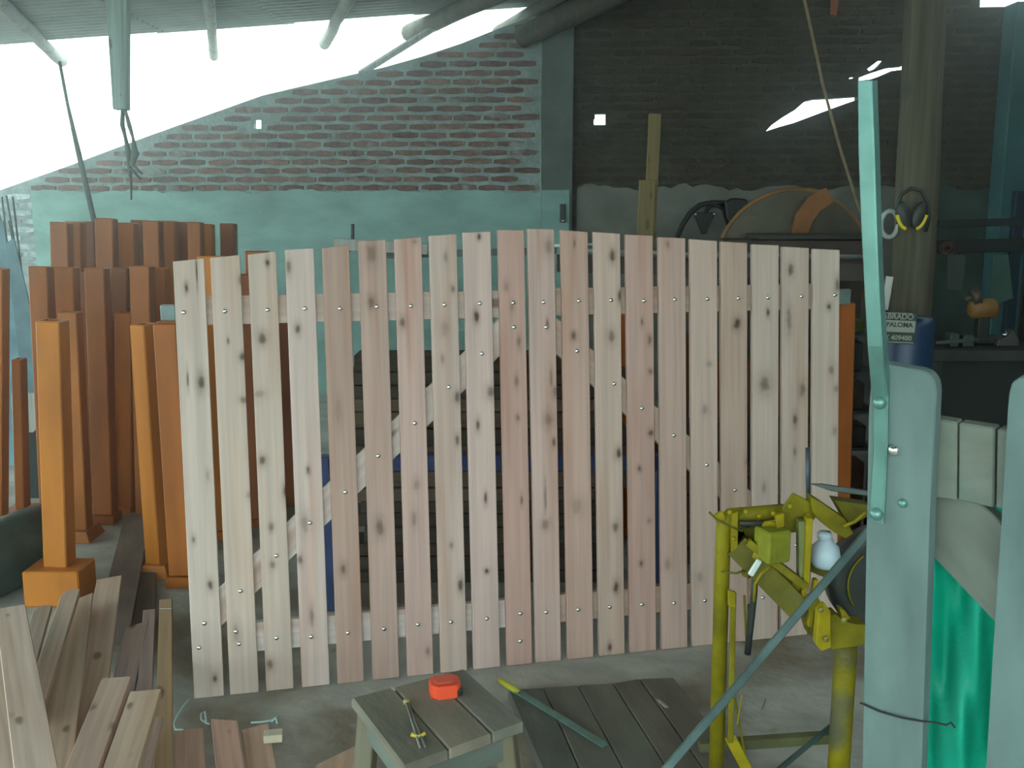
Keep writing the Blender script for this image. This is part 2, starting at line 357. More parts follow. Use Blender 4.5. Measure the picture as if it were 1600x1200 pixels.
# roofs
def roof_z(X): return 3.345+.068*(X-.3)
def sheet(x0, x1, y0, y1, zf):
    b = bmesh.new(); ny = int((y1-y0)/.0195); L_, R_ = [], []
    for j in range(ny+1):
        y = y0+(y1-y0)*j/ny; dz = .015*math.sin(2*math.pi*y/.117)
        L_.append(b.verts.new((x0, y, zf(x0)+dz))); R_.append(b.verts.new((x1, y, zf(x1)+dz)))
    for j in range(ny): b.faces.new((L_[j], R_[j], R_[j+1], L_[j+1]))
    ex = bmesh.ops.extrude_face_region(b, geom=b.faces[:])
    for v in [g for g in ex['geom'] if isinstance(g, bmesh.types.BMVert)]: v.co.z += .002
    return b
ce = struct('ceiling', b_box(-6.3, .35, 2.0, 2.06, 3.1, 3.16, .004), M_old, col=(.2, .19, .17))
ce.data.transform(Matrix()); 
for v in ce.data.vertices: v.co.z = roof_z(v.co.x)+.03+(.05 if v.co.z > 3.13 else 0)
xs = [-6.3, -5.2, -4.1, -3.0, -1.9, -.8, .42]
YE = 9.05
for i, (a, c) in enumerate(zip(xs, xs[1:])):
    obj('roof_sheet', sheet(a-.04, c+.04, -2.3, YE+.06*(i % 2), lambda X, i=i: roof_z(X)+.012*(i % 2)), M_sheet, ce)
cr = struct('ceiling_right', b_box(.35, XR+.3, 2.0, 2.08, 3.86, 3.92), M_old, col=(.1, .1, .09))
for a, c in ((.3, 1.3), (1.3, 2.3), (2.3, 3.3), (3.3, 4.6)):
    obj('roof_sheet', sheet(a-.04, c+.04, -2.3, 9.1, lambda X: 3.86), mat('dark_sheet', (.08, .085, .08), rough=.7), cr)  # darker sheet over the right bay
struct('trim_3', b_box(.3, .36, -2.3, 8.75, 3.3, 3.95), M_old, col=(.12, .12, .11))     # fascia added between the two roofs to stop light leaking in
# roof poles (round timbers under the left roof)
def underroof(px, py, drop):
    d = ray(px, py)
    # roof plane z = 3.345+.068 (X-.3) - drop
    t = (3.345-.068*.3-drop-CAM.z)/(d.z-.068*d.x); return CAM+d*t
def rafter(p1, p2, r, label, drop=.05, col=(.35, .34, .31)):
    A, B = underroof(*p1, drop), underroof(*p2, drop)
    A2 = A+(A-B).normalized()*3
    n = 14; pts = [A2.lerp(B, i/n)+V((random.uniform(-.006, .006), 0, random.uniform(-.006, .006))) for i in range(n+1)]
    return solo('roof_pole', label, 'roof beam', b_tube(pts, [r*(1+.06*math.sin(i)) for i in range(n+1)], 10), M_old, None, col, None, True)
rafter((20, 22), (96, 96), .05, 'slanting roof pole nearest the left edge, its end over the thin rod')
rafter((327, 0), (334, 88), .042, 'thin roof pole right of the thick hanging post')
rafter((543, 0), (507, 68), .05, 'roof pole leaning left above the middle of the bright gap')
rafter((706, 22), (640, 52), .075, 'dark roof pole with blunt end over the right of the bright gap', .08, (.14, .13, .11))
rafter((880, -10), (780, 50), .06, 'dark roof pole just left of the big round log', .07, (.14, .13, .11))
A = atD(690, 36, 8.6); Bp = atD(562, 116, 8.78)
solo('eave_batten', 'thin pale batten crossing the bright gap down to the brick wall', 'batten', b_tube([A, Bp], .03, 6), M_old, None, (.4, .4, .38))
A = atD(815, 58, 8.35); Bp = atD(985, -22, 7.6); Cc = A+(Bp-A)*2.2
lg = solo('log_beam', 'big round log beam with sawn end beside the pillar top', 'log', b_tube([A, A.lerp(Cc, .25), A.lerp(Cc, .6), Cc], [.088, .10, .10, .1], 18), M_old, None, (.10, .09, .075), None, True)
# ------------------------------------------------------------------ left bay: hanging post, rope, rod
H0 = atY(183, -60, 7.0); H1 = atY(190, 172, 7.0)
hp = thing('hanging_post', 'pale squared post hanging from the roof at left, strap at its foot', 'post', H1)
obj('shaft', b_prism([(-.045, 0), (.045, 0), (.085, (H0-H1).length+.3), (-.085, (H0-H1).length+.3)], -.04, .04, bev=.004), M_old, hp, frame(H1, H0, V((0, -1, 0))), (.34, .44, .40))
st = thing('hanging_strap', 'dark knotted rags hanging below the pale post at left', 'strap', atY(200, 250, 6.95))
obj('strap', b_tube([atY(*p, 6.94) for p in [(192, 170), (191, 195), (196, 215), (201, 240), (203, 268), (205, 290), (205, 312)]], [.014, .017, .012, .02, .014, .008, .006], 8), M_matte, st, Matrix(), (.10, .12, .10), smooth=True)
obj('strap', b_tube([atY(*p, 6.93) for p in [(196, 172), (202, 196), (208, 216), (211, 240), (206, 258), (212, 262), (222, 272)]], [.010, .016, .01, .026, .018, .01, .008], 8), M_matte, st, Matrix(), (.13, .15, .12), smooth=True)
obj('strap', b_tube([atY(*p, 6.92) for p in [(203, 262), (212, 272), (220, 280)]], [.01, .009, .006], 8), M_matte, st, Matrix(), (.12, .13, .11), smooth=True)
solo('thin_rod', 'thin dark rod leaning from roof pole down to the orange posts', 'rod', b_tube([atY(93, 96, 7.3), atY(106, 165, 7.3), atY(123, 240, 7.3), atY(148, 350, 7.3), atY(185, 600, 7.3), V((atY(190, 600, 7.3).x, 7.3, 0))], [.012, .012, .02, .02, .02, .02], 8), M_matte, None, (.10, .12, .11), None, True)
# rebar and blue-grey sheets leaning on the left
def quadboard(name, label, cat, pts, Y, m, col, t=.02, parent=None, group=None):
    """outline given in a vertical plane at depth Y, real thickness t"""
    P = [atY(*p, Y) for p in pts]; o = P[0]
    b = b_prism([(p.x-o.x, p.z-o.z) for p in P], 0, t, bev=min(.003, t*.2))
    if parent is None: return solo(name, label, cat, b, m, T(o), col, group)
    return obj(name, b, m, parent, T(o), col, label)
quadboard('metal_sheet', 'blue-grey metal sheet leaning behind the leftmost orange posts', 'sheet', [(-30, 340), (5, 345), (62, 732), (-30, 732)], 6.4, M_paint, (.15, .27, .32), .01)
quadboard('metal_sheet', 'narrow blue-grey strip leaning right of the wider metal sheet', 'sheet', [(8, 380), (22, 372), (66, 560), (66, 736), (50, 736)], 6.25, M_paint, (.12, .21, .25), .01)
for k, (p1, p2) in enumerate([((3, 308), (30, 560)), ((10, 306), (38, 470)), ((20, 308), (33, 420)), ((-5, 320), (45, 520)), ((14, 345), (55, 560))]):
    solo('rebar', ['thin steel rod leaning at far left, first from the photo edge', 'second thin steel rod from the left edge', 'third thin steel rod from the left edge, nearly upright', 'thin steel rod crossing the others low at far left', 'thin steel rod leaning right beside the bent sheet'][k], 'rod', b_tube([atY(*p1, 7.0-.03*k), atY(*p2, 6.6-.03*k)], .007, 6), M_iron, None, (.10, .13, .14))
# ------------------------------------------------------------------ orange posts
def opost(tx, ty, w, bx, by, Y, label, col, base='plate', Ytop=None, group=None, d=.09, basew=None, turn=0.0):
    foot = atZ(bx, by, 0) if Y is None else V((atY(bx, 700, Y).x, Y, 0))
    yy = foot.y
    top = atY(tx, ty, yy if Ytop is None else Ytop)
    t = thing('orange_post', label, 'post', foot, group)
    bh = {'box': .155, 'plate': .05, 'flare': .05}[base]
    A = foot+V((0, 0, bh)); 
    M = frame(A, top, V((math.sin(turn), -math.cos(turn), 0))); ln = (top-A).length
    b = b_box(-w/2, w/2, -d/2, d/2, 0, ln, .005)
    # open tube top: recess
    up = max(b.faces, key=lambda f: f.calc_center_median().z)
    r = bmesh.ops.inset_individual(b, faces=[up], thickness=.007); 
    e = bmesh.ops.extrude_discrete_faces(b, faces=[up])
    for f in e['faces']:
        for v in f.verts: v.co.z -= .05
    obj('shaft', b, M_orange, t, M, col)
    bw = basew or w*1.25
    if base == 'box':
        obj('base_box', b_box(-bw/2, bw/2, -.1, .08, 0, bh, .006), M_orange, t, T(foot), col)
    elif base == 'flare':
        b = b_box(-bw/2, bw/2, -.1, .1, 0, .055, .003)
        for v in b.verts:
            if v.co.z > .03: v.co.x *= .75; v.co.y *= .8
        obj('base_box', b, M_orange, t, T(foot), col)
    else:
        obj('base_plate', b_box(-bw/2, bw/2, -.06, .06, 0, bh, .004), M_orange, t, T(foot), col)
    return t
OB = (.50, .17, .025); OM = (.38, .125, .025); OD = (.30, .11, .05)
opost(82, 500, .098, 98, 935, None, 'orange post with big base box, front of the left stack', OB, 'box', d=.10, basew=.235)
opost(225, 506, .078, 250, 893, None, 'leaning orange post with flared foot beside the left gate plank', OB, 'flare', d=.10, basew=.14, turn=-.35)
opost(196, 488, .085, 199, 803, None, 'orange post with its foot showing, between the two front posts', (.42, .13, .015), 'flare', d=.09, basew=.13)
opost(-4, 418, .085, -4, 850, None, 'bright orange post cut by the left edge of the photo', OM, 'plate', d=.08)
opost(30, 560, .045, 40, 838, None, 'short orange upright on a box foot near the left edge', OM, 'box', d=.08, basew=.15)
opost(110, 487, .09, 128, 840, None, 'brownish orange post directly behind the front boxed post', OM, 'flare', d=.08, basew=.16)
mid = [(64, 416, .085, 74), (135, 425, .07, 140), (152, 418, .09, 158), (170, 500, .07, 168), (222, 415, .09, 225), (248, 418, .08, 252), (190, 418, .08, 186), (103, 417, .1, 108)]
ordn = ['first', 'second', 'third', 'fourth', 'fifth', 'sixth', 'seventh', 'eighth', 'ninth', 'tenth', 'eleventh', 'twelfth']
mid.sort()
for k, (tx, ty, w, bx) in enumerate(mid):
    opost(tx, ty, w+.012, bx, 0, 5.2+.21*(k % 3), ordn[k]+' orange post from the left in the middle-height row', [(.33, .10, .018), (.40, .125, .02), (.28, .095, .03)][k % 3], Ytop=5.26+.21*(k % 3))
back = [(96, 347, .10), (118, 346, .09), (140, 346, .08), (166, 341, .1), (199, 348, .10), (219, 344, .09), (239, 345, .09), (262, 345, .10), (288, 347, .09), (306, 347, .07), (322, 350, .08), (357, 349, .085)]
for k, (tx, ty, w) in enumerate(back):
    opost(tx, ty, w+.006, tx+8, 0, 6.05+.21*(k % 3), ordn[k]+' orange post from the left in the tall back row', [(.32, .10, .022), (.27, .09, .03), (.42, .135, .02)][(k*2) % 3], Ytop=6.12+.21*(k % 3))
for k, (tx, ty, bx) in enumerate([(268, 500, 290), (330, 400, 338), (385, 428, 390), (402, 392, 407), (445, 470, 450)]):
    opost(tx, ty, .1, bx, 0, 4.75+.2*k, ['orange post with glossy streak beside the left edge of the gate', 'orange post seen through the first gap of the left gate', 'orange post seen through the second gap of the left gate', 'tall orange post behind the third plank of the left gate', 'orange post seen through the third gap of the left gate'][k], [(.42, .13, .02), (.55, .18, .02), (.32, .10, .03), (.36, .10, .03), (.34, .10, .03)][k], d=.14, Ytop=4.8+.2*k)
# gate support posts with grey hinge plates
sx = opost(262, 505, .10, 275, 0, 4.3, 'orange post carrying a grey hinge plate left of the gate', (.40, .12, .02), Ytop=4.35)
for px, py, Y, lb in ((262, 489, 4.22, 'grey square hinge plate at the left end of the gate'), (1318, 464, 4.35, 'grey square hinge plate at the right end of the gate')):
    P = atY(px, py, Y); solo('hinge_plate', lb, 'hinge', b_box(-.032, .032, 0, .03, -.033, .033, .004), M_paint, T(P), (.20, .26, .25))
opost(1318, 472, .08, 1318, 0, 4.45, 'orange post standing at the right end of the gate', (.42, .11, .015), Ytop=4.45)
for k, (tx, ty) in enumerate([(973, 492), (1060, 520), (1122, 560), (1165, 560), (1214, 560), (1263, 560)]):
    opost(tx, ty, .10, tx, 0, 5.0+.1*k, ordn[k]+' orange post from the middle behind the right gate', [(.46, .13, .02), (.24, .08, .03)][k % 2] if k else (.55, .15, .02), Ytop=5.0+.1*k)
# ------------------------------------------------------------------ gates
PSI, LEAN = 0.231916, 0.088161
GA = V((math.cos(PSI), math.sin(PSI), 0)); GB = V((-math.sin(PSI)*math.sin(LEAN), math.cos(PSI)*math.sin(LEAN), math.cos(LEAN)))
GN = GA.cross(GB); G0 = V((0, 3.50126, 0))      # GN points to the camera side
def guv(px, py):
    p = onplane(px, py, G0, GN)-G0; return p.dot(GA), p.dot(GB)
def gp(u, w, n=0): return G0+GA*u+GB*w+GN*n
MG = Matrix(((GA.x, -GN.x, GB.x, G0.x), (GA.y, -GN.y, GB.y, G0.y), (GA.z, -GN.z, GB.z, G0.z), (0, 0, 0, 1)))  # local y = away from camera
if GN.y > 0: raise SystemExit('gate normal')
edges = [(-1.117, -1.019, 1.481, 1.490), (-.999, -.9035, 1.492, 1.500), (-.878, -.786, 1.501, 1.511), (-.757, -.6615, 1.515, 1.521), (-.634, -.5425, 1.521, 1.531),
         (-.511, -.417, 1.543, 1.547), (-.3875, -.2945, 1.549, 1.555), (-.267, -.171, 1.559, 1.565), (-.147, -.049, 1.570, 1.573), (-.0225, .072, 1.578, 1.577),
         (.085, .1825, 1.582, 1.579), (.2075, .3075, 1.577, 1.569), (.33, .43, 1.569, 1.562), (.452, .556, 1.559, 1.554), (.578, .6825, 1.549, 1.544),
         (.702, .8085, 1.541, 1.533), (.824, .930, 1.531, 1.525), (.951, 1.059, 1.520, 1.515), (1.074, 1.184, 1.510, 1.504), (1.203, 1.314, 1.501, 1.495)]
tones = [(.50, .45, .38), (.50, .44, .36), (.49, .43, .35), (.53, .46, .40), (.40, .30, .24), (.43, .33, .27), (.50, .38, .32), (.51, .43, .36), (.54, .44, .38), (.47, .33, .27),
         (.50, .39, .33), (.47, .35, .28), (.50, .41, .33), (.46, .34, .28), (.48, .37, .30), (.51, .42, .34), (.46, .37, .29), (.50, .44, .36), (.49, .43, .35), (.52, .47, .38)]
TH = .02
# nails as seen (pixels)
nails = [[(288, 488), (320, 971), (312, 1009)], [(352, 486), (376, 921), (369, 984), (374, 1003)], [(418, 484), (432, 866), (432, 994)], [(476, 482), (484, 815), (486, 992)],
         [(531, 482), (539, 767), (543, 986)], [(588, 479), (590, 711), (599, 980)], [(641, 478), (647, 660), (652, 973)], [(693, 476), (700, 604), (703, 969)], [(748, 474), (751, 552), (759, 964)],
         [(800, 473), (801, 511), (811, 956), (811, 999)], [(847, 472), (851, 511), (851, 954)], [(902, 470), (899, 548), (901, 950)], [(952, 469), (957, 599), (950, 946)], [(1003, 470), (1000, 637), (1000, 942)],
         [(1051, 468), (1050, 679), (1050, 940)], [(1102, 467), (1101, 725), (1098, 936)], [(1150, 466), (1145, 764), (1144, 935)], [(1196, 465), (1190, 800), (1188, 931)], [(1248, 463), (1240, 850)], [(1300, 461), (1295, 900)]]
# knots as seen: px, py, half width, half height (px), strength
knots_px = [(292, 450, 3, 7, .8), (308, 425, 1.2, 20, .8), (315, 597, 5, 12, .75), (294, 592, 1.5, 12, .7), (376, 438, 4, 8, .5), (380, 557, 5, 6, .75), (357, 532, 2, 5, .6), (381, 624, 6, 5, .55),
 (418, 411, 3, 5, .95), (410, 528, 6, 9, .7), (405, 615, 8, 6, .35), (451, 418, 4, 10, .6), (465, 514, 4, 7, .7), (580, 396, 7, 13, .5), (579, 472, 5, 9, .6), (628, 504, 4, 8, .65), (647, 378, 4, 4, .4),
 (695, 402, 3, 8, .4), (706, 452, 3, 5, .6), (713, 620, 4, 8, .7), (693, 512, 7, 12, .3), (747, 370, 3, 5, .95), (743, 495, 4, 9, .8), (765, 612, 6, 9, .6), (789, 447, 4, 7, .35), (798, 480, 3, 8, .35), (809, 533, 3, 9, .5), (805, 594, 3, 9, .5),
 (855, 385, 6, 12, .45), (853, 505, 2, 7, .6), (859, 590, 2, 12, .5), (866, 612, 5, 8, .5), (894, 525, 4, 6, .7), (895, 381, 1.5, 5, .6), (954, 400, 4, 10, .75), (966, 463, 3, 8, .75), (953, 525, 5, 9, .6), (1000, 503, 2, 6, .6), (1012, 530, 3, 7, .6), (1013, 580, 3, 4, .6),
 (1040, 382, 3, 6, .4), (1105, 568, 4, 4, .35), (1148, 506, 5, 8, .85), (1196, 488, 2.5, 6, .8), (1191, 600, 8, 12, .6), (1231, 422, 4, 9, .65), (1229, 500, 4, 20, .5), (1250, 608, 4, 10, .6), (1304, 445, 3, 10, .6), (1291, 479, 3, 5, .85), (1295, 577, 4, 8, .5), (1302, 607, 4, 6, .4), (1300, 672, 4, 6, .35), (1238, 655, 3, 9, .7), (1238, 705, 2, 7, .5),
 (303, 841, 3, 6, .6), (329, 912, 4, 8, .75), (325, 742, 3, 8, .35), (336, 1057, 3.5, 6, .75), (390, 772, 5, 6, .35), (369, 985, 5, 14, .35), (410, 718, 5, 7, .7), (447, 766, 4, 12, .85), (424, 822, 4, 6, .55), (426, 880, 4, 6, .55), (422, 1036, 5, 8, .65), (481, 733, 3, 6, .65), (476, 816, 6, 14, .4), (469, 873, 4, 7, .6), (487, 961, 3.5, 14, .5),
 (536, 887, 4, 8, .65), (593, 822, 6, 12, .6), (650, 755, 5, 8, .35), (646, 810, 4, 10, .4), (667, 1015, 3, 6, .5), (713, 686, 3, 7, .75), (704, 850, 3, 5, .5), (718, 912, 4, 9, .75), (745, 663, 3, 9, .75), (757, 777, 2.5, 8, .85), (759, 890, 3.5, 4, .9), (807, 652, 3, 5, .5), (813, 780, 2, 8, .6),
 (855, 655, 7, 10, .45), (863, 690, 2.5, 6, .7), (850, 775, 2, 24, .5), (850, 818, 6, 8, .5), (900, 790, 9, 12, .3), (964, 707, 4, 7, .9), (959, 822, 4, 7, .65), (1014, 675, 4, 5, .7), (996, 731, 3, 4, .7), (999, 878, 3, 4, .7), (1011, 812, 3, 4, .4), (960, 915, 4, 8, .8), (950, 1008, 3, 6, .8), (1165, 720, 4, 7, .4), (1190, 760, 3, 8, .4), (1098, 640, 4, 7, .4), (1040, 880, 4, 9, .35), (1090, 900, 5, 8, .35), (690, 560, 3, 7, .4), (528, 640, 5, 20, .25)]
kn_uv = []
for (x, y, w, h, st) in knots_px:
    u, w_ = guv(x, y); u2, _ = guv(x+w, y); _, w2 = guv(x, y-h); kn_uv.append((u, w_, abs(u2-u), abs(w2-w_), st))
boltb = b_lathe([(.0085, 0), (.0085, .0015), (.0072, .0042), (.004, .006), (0, .0066)], 12)
bolt_me = to_mesh(boltb, 'bolt_head', M_zinc, True)
def bolt_at(u, w, parent):
    M = MG @ T((u, -TH, w)) @ Matrix.Rotation(math.pi/2, 4, 'X')
    obj('bolt_head', bolt_me, None, parent, M)
for leaf in range(2):
    rng = range(10) if leaf == 0 else range(10, 20)
    u0, u1 = edges[rng[0]][0], edges[rng[-1]][1]
    g = thing('slatted_gate', ['left leaf of pale planked gate, rising to the centre, leaning upright', 'right leaf of pale planked gate, falling away to the right'][leaf], 'gate', gp((u0+u1)/2, 0), 'pair of arched wooden gate leaves')
    wt = (1.366, 1.270) if leaf == 0 else (1.370, 1.272)
    wb = (.240, .138) if leaf == 0 else (.241, .138)
    def railb(uA, uB, w1, w0): return b_prism([(uA, w0), (uB, w0), (uB, w1), (uA, w1)], 0, .03, bev=.0015)
    # rails are modelled along their own Z so that the grain follows them
    def rail(name, A, B, wid, col):
        (ua, wa), (ub, wb_) = A, B
        P, Q = gp(ua, wa, -.001), gp(ub, wb_, -.001)
        M = frame(P, Q, -GN); L_ = (Q-P).length
        obj(name, b_box(-wid/2, wid/2, .0, .03, 0, L_, .0015), M_fence, g, M, col)
    rc = (.60, .46, .40) if leaf == 0 else (.52, .38, .30)
    e0 = .012 if leaf == 0 else .0
    rail('rail', (u0+.01, sum(wt)/2), (u1-.012, sum(wt)/2), wt[0]-wt[1], rc)
    rail('rail', (u0+.12 if leaf == 0 else u0+.012, sum(wb)/2), (u1-.012, sum(wb)/2), wb[0]-wb[1], (.66, .56, .52) if leaf == 0 else rc)
    # diagonal brace, clipped between the rails
    if leaf == 0: pa, pb = guv(352, 942), guv(803, 506)
    else: pa, pb = guv(851, 508), guv(1250, 862)
    a = V((pa[0], pa[1])); c = V((pb[0], pb[1])); d = (c-a).normalized()
    if leaf == 0: a = a-d*.07; c = c+d*.0
    ang = math.atan2(d.y, d.x); hw = .048/abs(math.cos(ang))
    # cut both ends plumb/level like the rails: parallelogram with vertical ends
    w_lo, w_hi = sum(wb)/2+.05, sum(wt)/2-.05
    def line(u, s): return a.y+(u-a.x)*d.y/d.x+s*hw
    poly = [(a.x, line(a.x, -1)), (c.x, line(c.x, -1)), (c.x, line(c.x, 1)), (a.x, line(a.x, 1))]
    poly = [(u, min(max(w, w_lo), w_hi)) for u, w in poly]
    # convex outline following the clamp
    def at_w(w, s): return a.x+(w-s*hw-a.y)*d.x/d.y
    if leaf == 0: poly = [(a.x, max(w_lo, line(a.x, -1))), (at_w(w_lo, -1), w_lo), (c.x, line(c.x, -1)), (c.x, w_hi), (at_w(w_hi, 1), w_hi), (a.x, line(a.x, 1))]
    else: poly = [(a.x, line(a.x, -1)), (at_w(w_lo, -1), w_lo), (at_w(w_lo, 1), w_lo), (at_w(w_hi, 1), w_hi), (a.x, w_hi)]
    # local frame along the brace for the grain
    Mb = frame(gp(a.x, a.y, -.001), gp(c.x, c.y, -.001), -GN)
    inv = Mb.inverted(); lp = [inv @ gp(u, w, -.001) for u, w in poly]
    obj('brace', b_prism([(q.x, q.z) for q in lp], .0, .03), M_fence, g, Mb, (.62, .50, .45) if leaf == 0 else (.56, .42, .34))
    for k in rng:
        ul, ur, wl_, wr_ = edges[k]; uc = (ul+ur)/2; hw2 = (ur-ul)/2
        off = {0: -.001, 10: 0}.get(k, 0)
        b = b_prism([(-hw2, 0), (hw2, 0), (hw2, wr_), (-hw2, wl_)], -TH, 0, bev=.002)
        sp_ = [(u-uc, w, hw_*1.25, hh_*1.25, st) for (u, w, hw_, hh_, st) in kn_uv if ul-.004 < u < ur+.004]
        mk_ = wood('planed_plank', knots=False, spots=[(a, b2, c2, d2, min(1, e2*1.25)) for a, b2, c2, d2, e2 in sp_], grain=.84, knotcol=(.085, .045, .025), streak=(.82, .62, .50))
        plk = obj('plank', b, mk_, g, MG @ T((uc, 0, 0)), tuple(min(.8, c*f) for c, f in zip(tones[k], (1.20, 1.03, 1.06))))
        for px, py in nails[k]:
            u, w = guv(px, py); bolt_at(min(max(u, ul+.012), ur-.012), w, plk)
# dark split in the top of the first plank
# ------------------------------------------------------------------ things behind the gates
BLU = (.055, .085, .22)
bf = thing('blue_bench_frame', 'dark blue steel bench frame glimpsed through the gate gaps', 'frame', V((atY(513, 700, 4.02).x, 4.02, 0)))
P = atY(514, 735, 4.02); xr = atY(1035, 720, 4.02).x
obj('leg', b_box(P.x-.036, P.x+.036, 3.99, 4.05, 0, atY(514, 712, 4.02).z, .004), M_paint, bf, Matrix(), BLU)
obj('leg', b_box(xr-.03, xr+.03, 3.99, 4.05, 0, atY(1035, 712, 4.02).z, .004), M_paint, bf, Matrix(), BLU)
obj('crossbar', b_box(P.x, xr, 3.99, 4.05, atY(700, 734, 4.02).z, atY(700, 710, 4.02).z, .004), M_paint, bf, Matrix(), BLU)
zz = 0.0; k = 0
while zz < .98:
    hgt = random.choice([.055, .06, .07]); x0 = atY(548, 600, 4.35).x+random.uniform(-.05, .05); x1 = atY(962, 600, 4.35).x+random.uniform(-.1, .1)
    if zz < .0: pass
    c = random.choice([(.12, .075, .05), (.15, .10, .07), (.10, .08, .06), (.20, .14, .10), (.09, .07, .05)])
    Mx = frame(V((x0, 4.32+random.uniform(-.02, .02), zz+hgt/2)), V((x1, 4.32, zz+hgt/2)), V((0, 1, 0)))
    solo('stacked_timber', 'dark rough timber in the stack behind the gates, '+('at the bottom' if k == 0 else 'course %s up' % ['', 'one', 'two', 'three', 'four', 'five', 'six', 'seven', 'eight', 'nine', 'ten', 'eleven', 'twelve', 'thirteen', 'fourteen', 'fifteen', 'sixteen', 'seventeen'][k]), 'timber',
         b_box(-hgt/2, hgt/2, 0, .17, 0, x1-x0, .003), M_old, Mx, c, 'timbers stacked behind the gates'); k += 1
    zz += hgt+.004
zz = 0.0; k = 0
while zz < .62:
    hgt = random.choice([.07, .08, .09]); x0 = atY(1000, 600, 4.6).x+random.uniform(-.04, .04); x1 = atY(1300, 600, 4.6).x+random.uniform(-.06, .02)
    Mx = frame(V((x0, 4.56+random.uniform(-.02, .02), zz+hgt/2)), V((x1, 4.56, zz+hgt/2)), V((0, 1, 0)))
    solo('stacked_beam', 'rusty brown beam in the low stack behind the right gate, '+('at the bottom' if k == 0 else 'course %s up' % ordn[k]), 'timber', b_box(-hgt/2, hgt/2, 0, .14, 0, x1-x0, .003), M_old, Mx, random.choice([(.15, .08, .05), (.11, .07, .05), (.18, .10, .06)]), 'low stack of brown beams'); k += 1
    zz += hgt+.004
# pale board and rails above the stack
quadboard('pale_board', 'pale board resting level behind the fifth to seventh gate planks', 'board', [(521, 372), (668, 381), (668, 398), (521, 391)], 5.2, M_board, (.40, .40, .36), .03)
quadboard('dark_board', 'grey level board behind the middle planks, under the pale board', 'board', [(600, 394), (870, 386), (870, 397), (600, 404)], 5.3, M_board, (.16, .18, .17), .03)
tr = solo('white_tube', 'thin white tube lying level behind the gate top centre', 'tube', b_tube([atY(860, 384, 5.27), atY(932, 382, 5.27)], .008, 8), M_plain, None, (.75, .75, .7), None, True)
solo('level_pipe', 'grey pipe running level behind the right gate top', 'pipe', b_tube([atY(880, 391, 5.2), atY(1100, 398, 5.2), atY(1350, 402, 5.2)], .013, 8), M_paint, None, (.22, .24, .22), None, True)
quadboard('dark_board', 'dark rough board under the grey pipe behind the right gate', 'board', [(870, 398), (1350, 412), (1350, 440), (870, 425)], 5.4, M_dirtywood, (.10, .085, .065), .04)
solo('threaded_bolt', 'short dark bolt standing up behind the sixth plank of the gate', 'bolt', b_tube([atY(551, 373.5, 5.21), atY(551, 350, 5.21)], .009, 8), M_iron, None, (.1, .1, .09), None, True)
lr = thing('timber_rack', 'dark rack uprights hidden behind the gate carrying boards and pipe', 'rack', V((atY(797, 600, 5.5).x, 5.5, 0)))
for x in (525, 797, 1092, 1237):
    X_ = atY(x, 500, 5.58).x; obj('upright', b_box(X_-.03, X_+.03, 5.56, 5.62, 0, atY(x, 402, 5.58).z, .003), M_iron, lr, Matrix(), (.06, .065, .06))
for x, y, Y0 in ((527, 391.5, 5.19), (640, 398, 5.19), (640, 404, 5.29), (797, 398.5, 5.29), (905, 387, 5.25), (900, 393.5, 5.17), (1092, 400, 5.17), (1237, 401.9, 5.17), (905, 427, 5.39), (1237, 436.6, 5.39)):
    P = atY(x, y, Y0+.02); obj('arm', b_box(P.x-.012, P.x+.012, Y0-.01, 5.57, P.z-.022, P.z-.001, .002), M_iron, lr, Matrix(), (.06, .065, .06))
# timber uprights against the dark wall
for nm, pts, Y, lb in [('upright_timber', [(1014, 178), (1033, 178), (1022, 420), (1003, 420)], 8.0, 'tall thin yellowish batten leaning on the dark wall'), ('upright_timber', [(999, 281), (1024, 282), (1017, 420), (994, 420)], 7.85, 'shorter wider yellowish board in front of the tall batten')]:
    P = [atY(*p, Y) for p in pts]; lo = P[2].lerp(P[3], .5); hi = P[0].lerp(P[1], .5); dr = (lo-hi)/(hi.z-lo.z); foot = hi+dr*hi.z
    w = (P[1]-P[0]).length
    solo(nm, lb, 'timber', b_box(-w/2, w/2, -.02, .02, 0, (hi-foot).length, .003), M_board, frame(foot, hi, V((0, -1, 0))), (.27, .20, .09))
# switch box + conduit on the pillar
sb = thing('switch_box', 'small dark switch box low on the pillar corner', 'switch', onplane(879, 333, WO+WN*.135, WN))
q = W[sb.name].to_translation()
obj('housing', b_box(-.024, .024, 0, .035, -.08, .075, .004), M_paint, sb, T(q-V((0, .035, 0))), (.05, .06, .055))
obj('label_strip', b_box(-.012, .012, -.004, .0, -.068, -.058), M_plain, sb, T(q-V((0, .035, 0))), (.6, .62, .58))
solo('conduit', 'thin pale cable running down the left edge of the pillar', 'cable', b_tube([onplane(845, y, WO+WN*.02, WN) for y in (150, 220, 300, 360, 420)], .006, 6), M_plain, None, (.35, .42, .40), None, True)
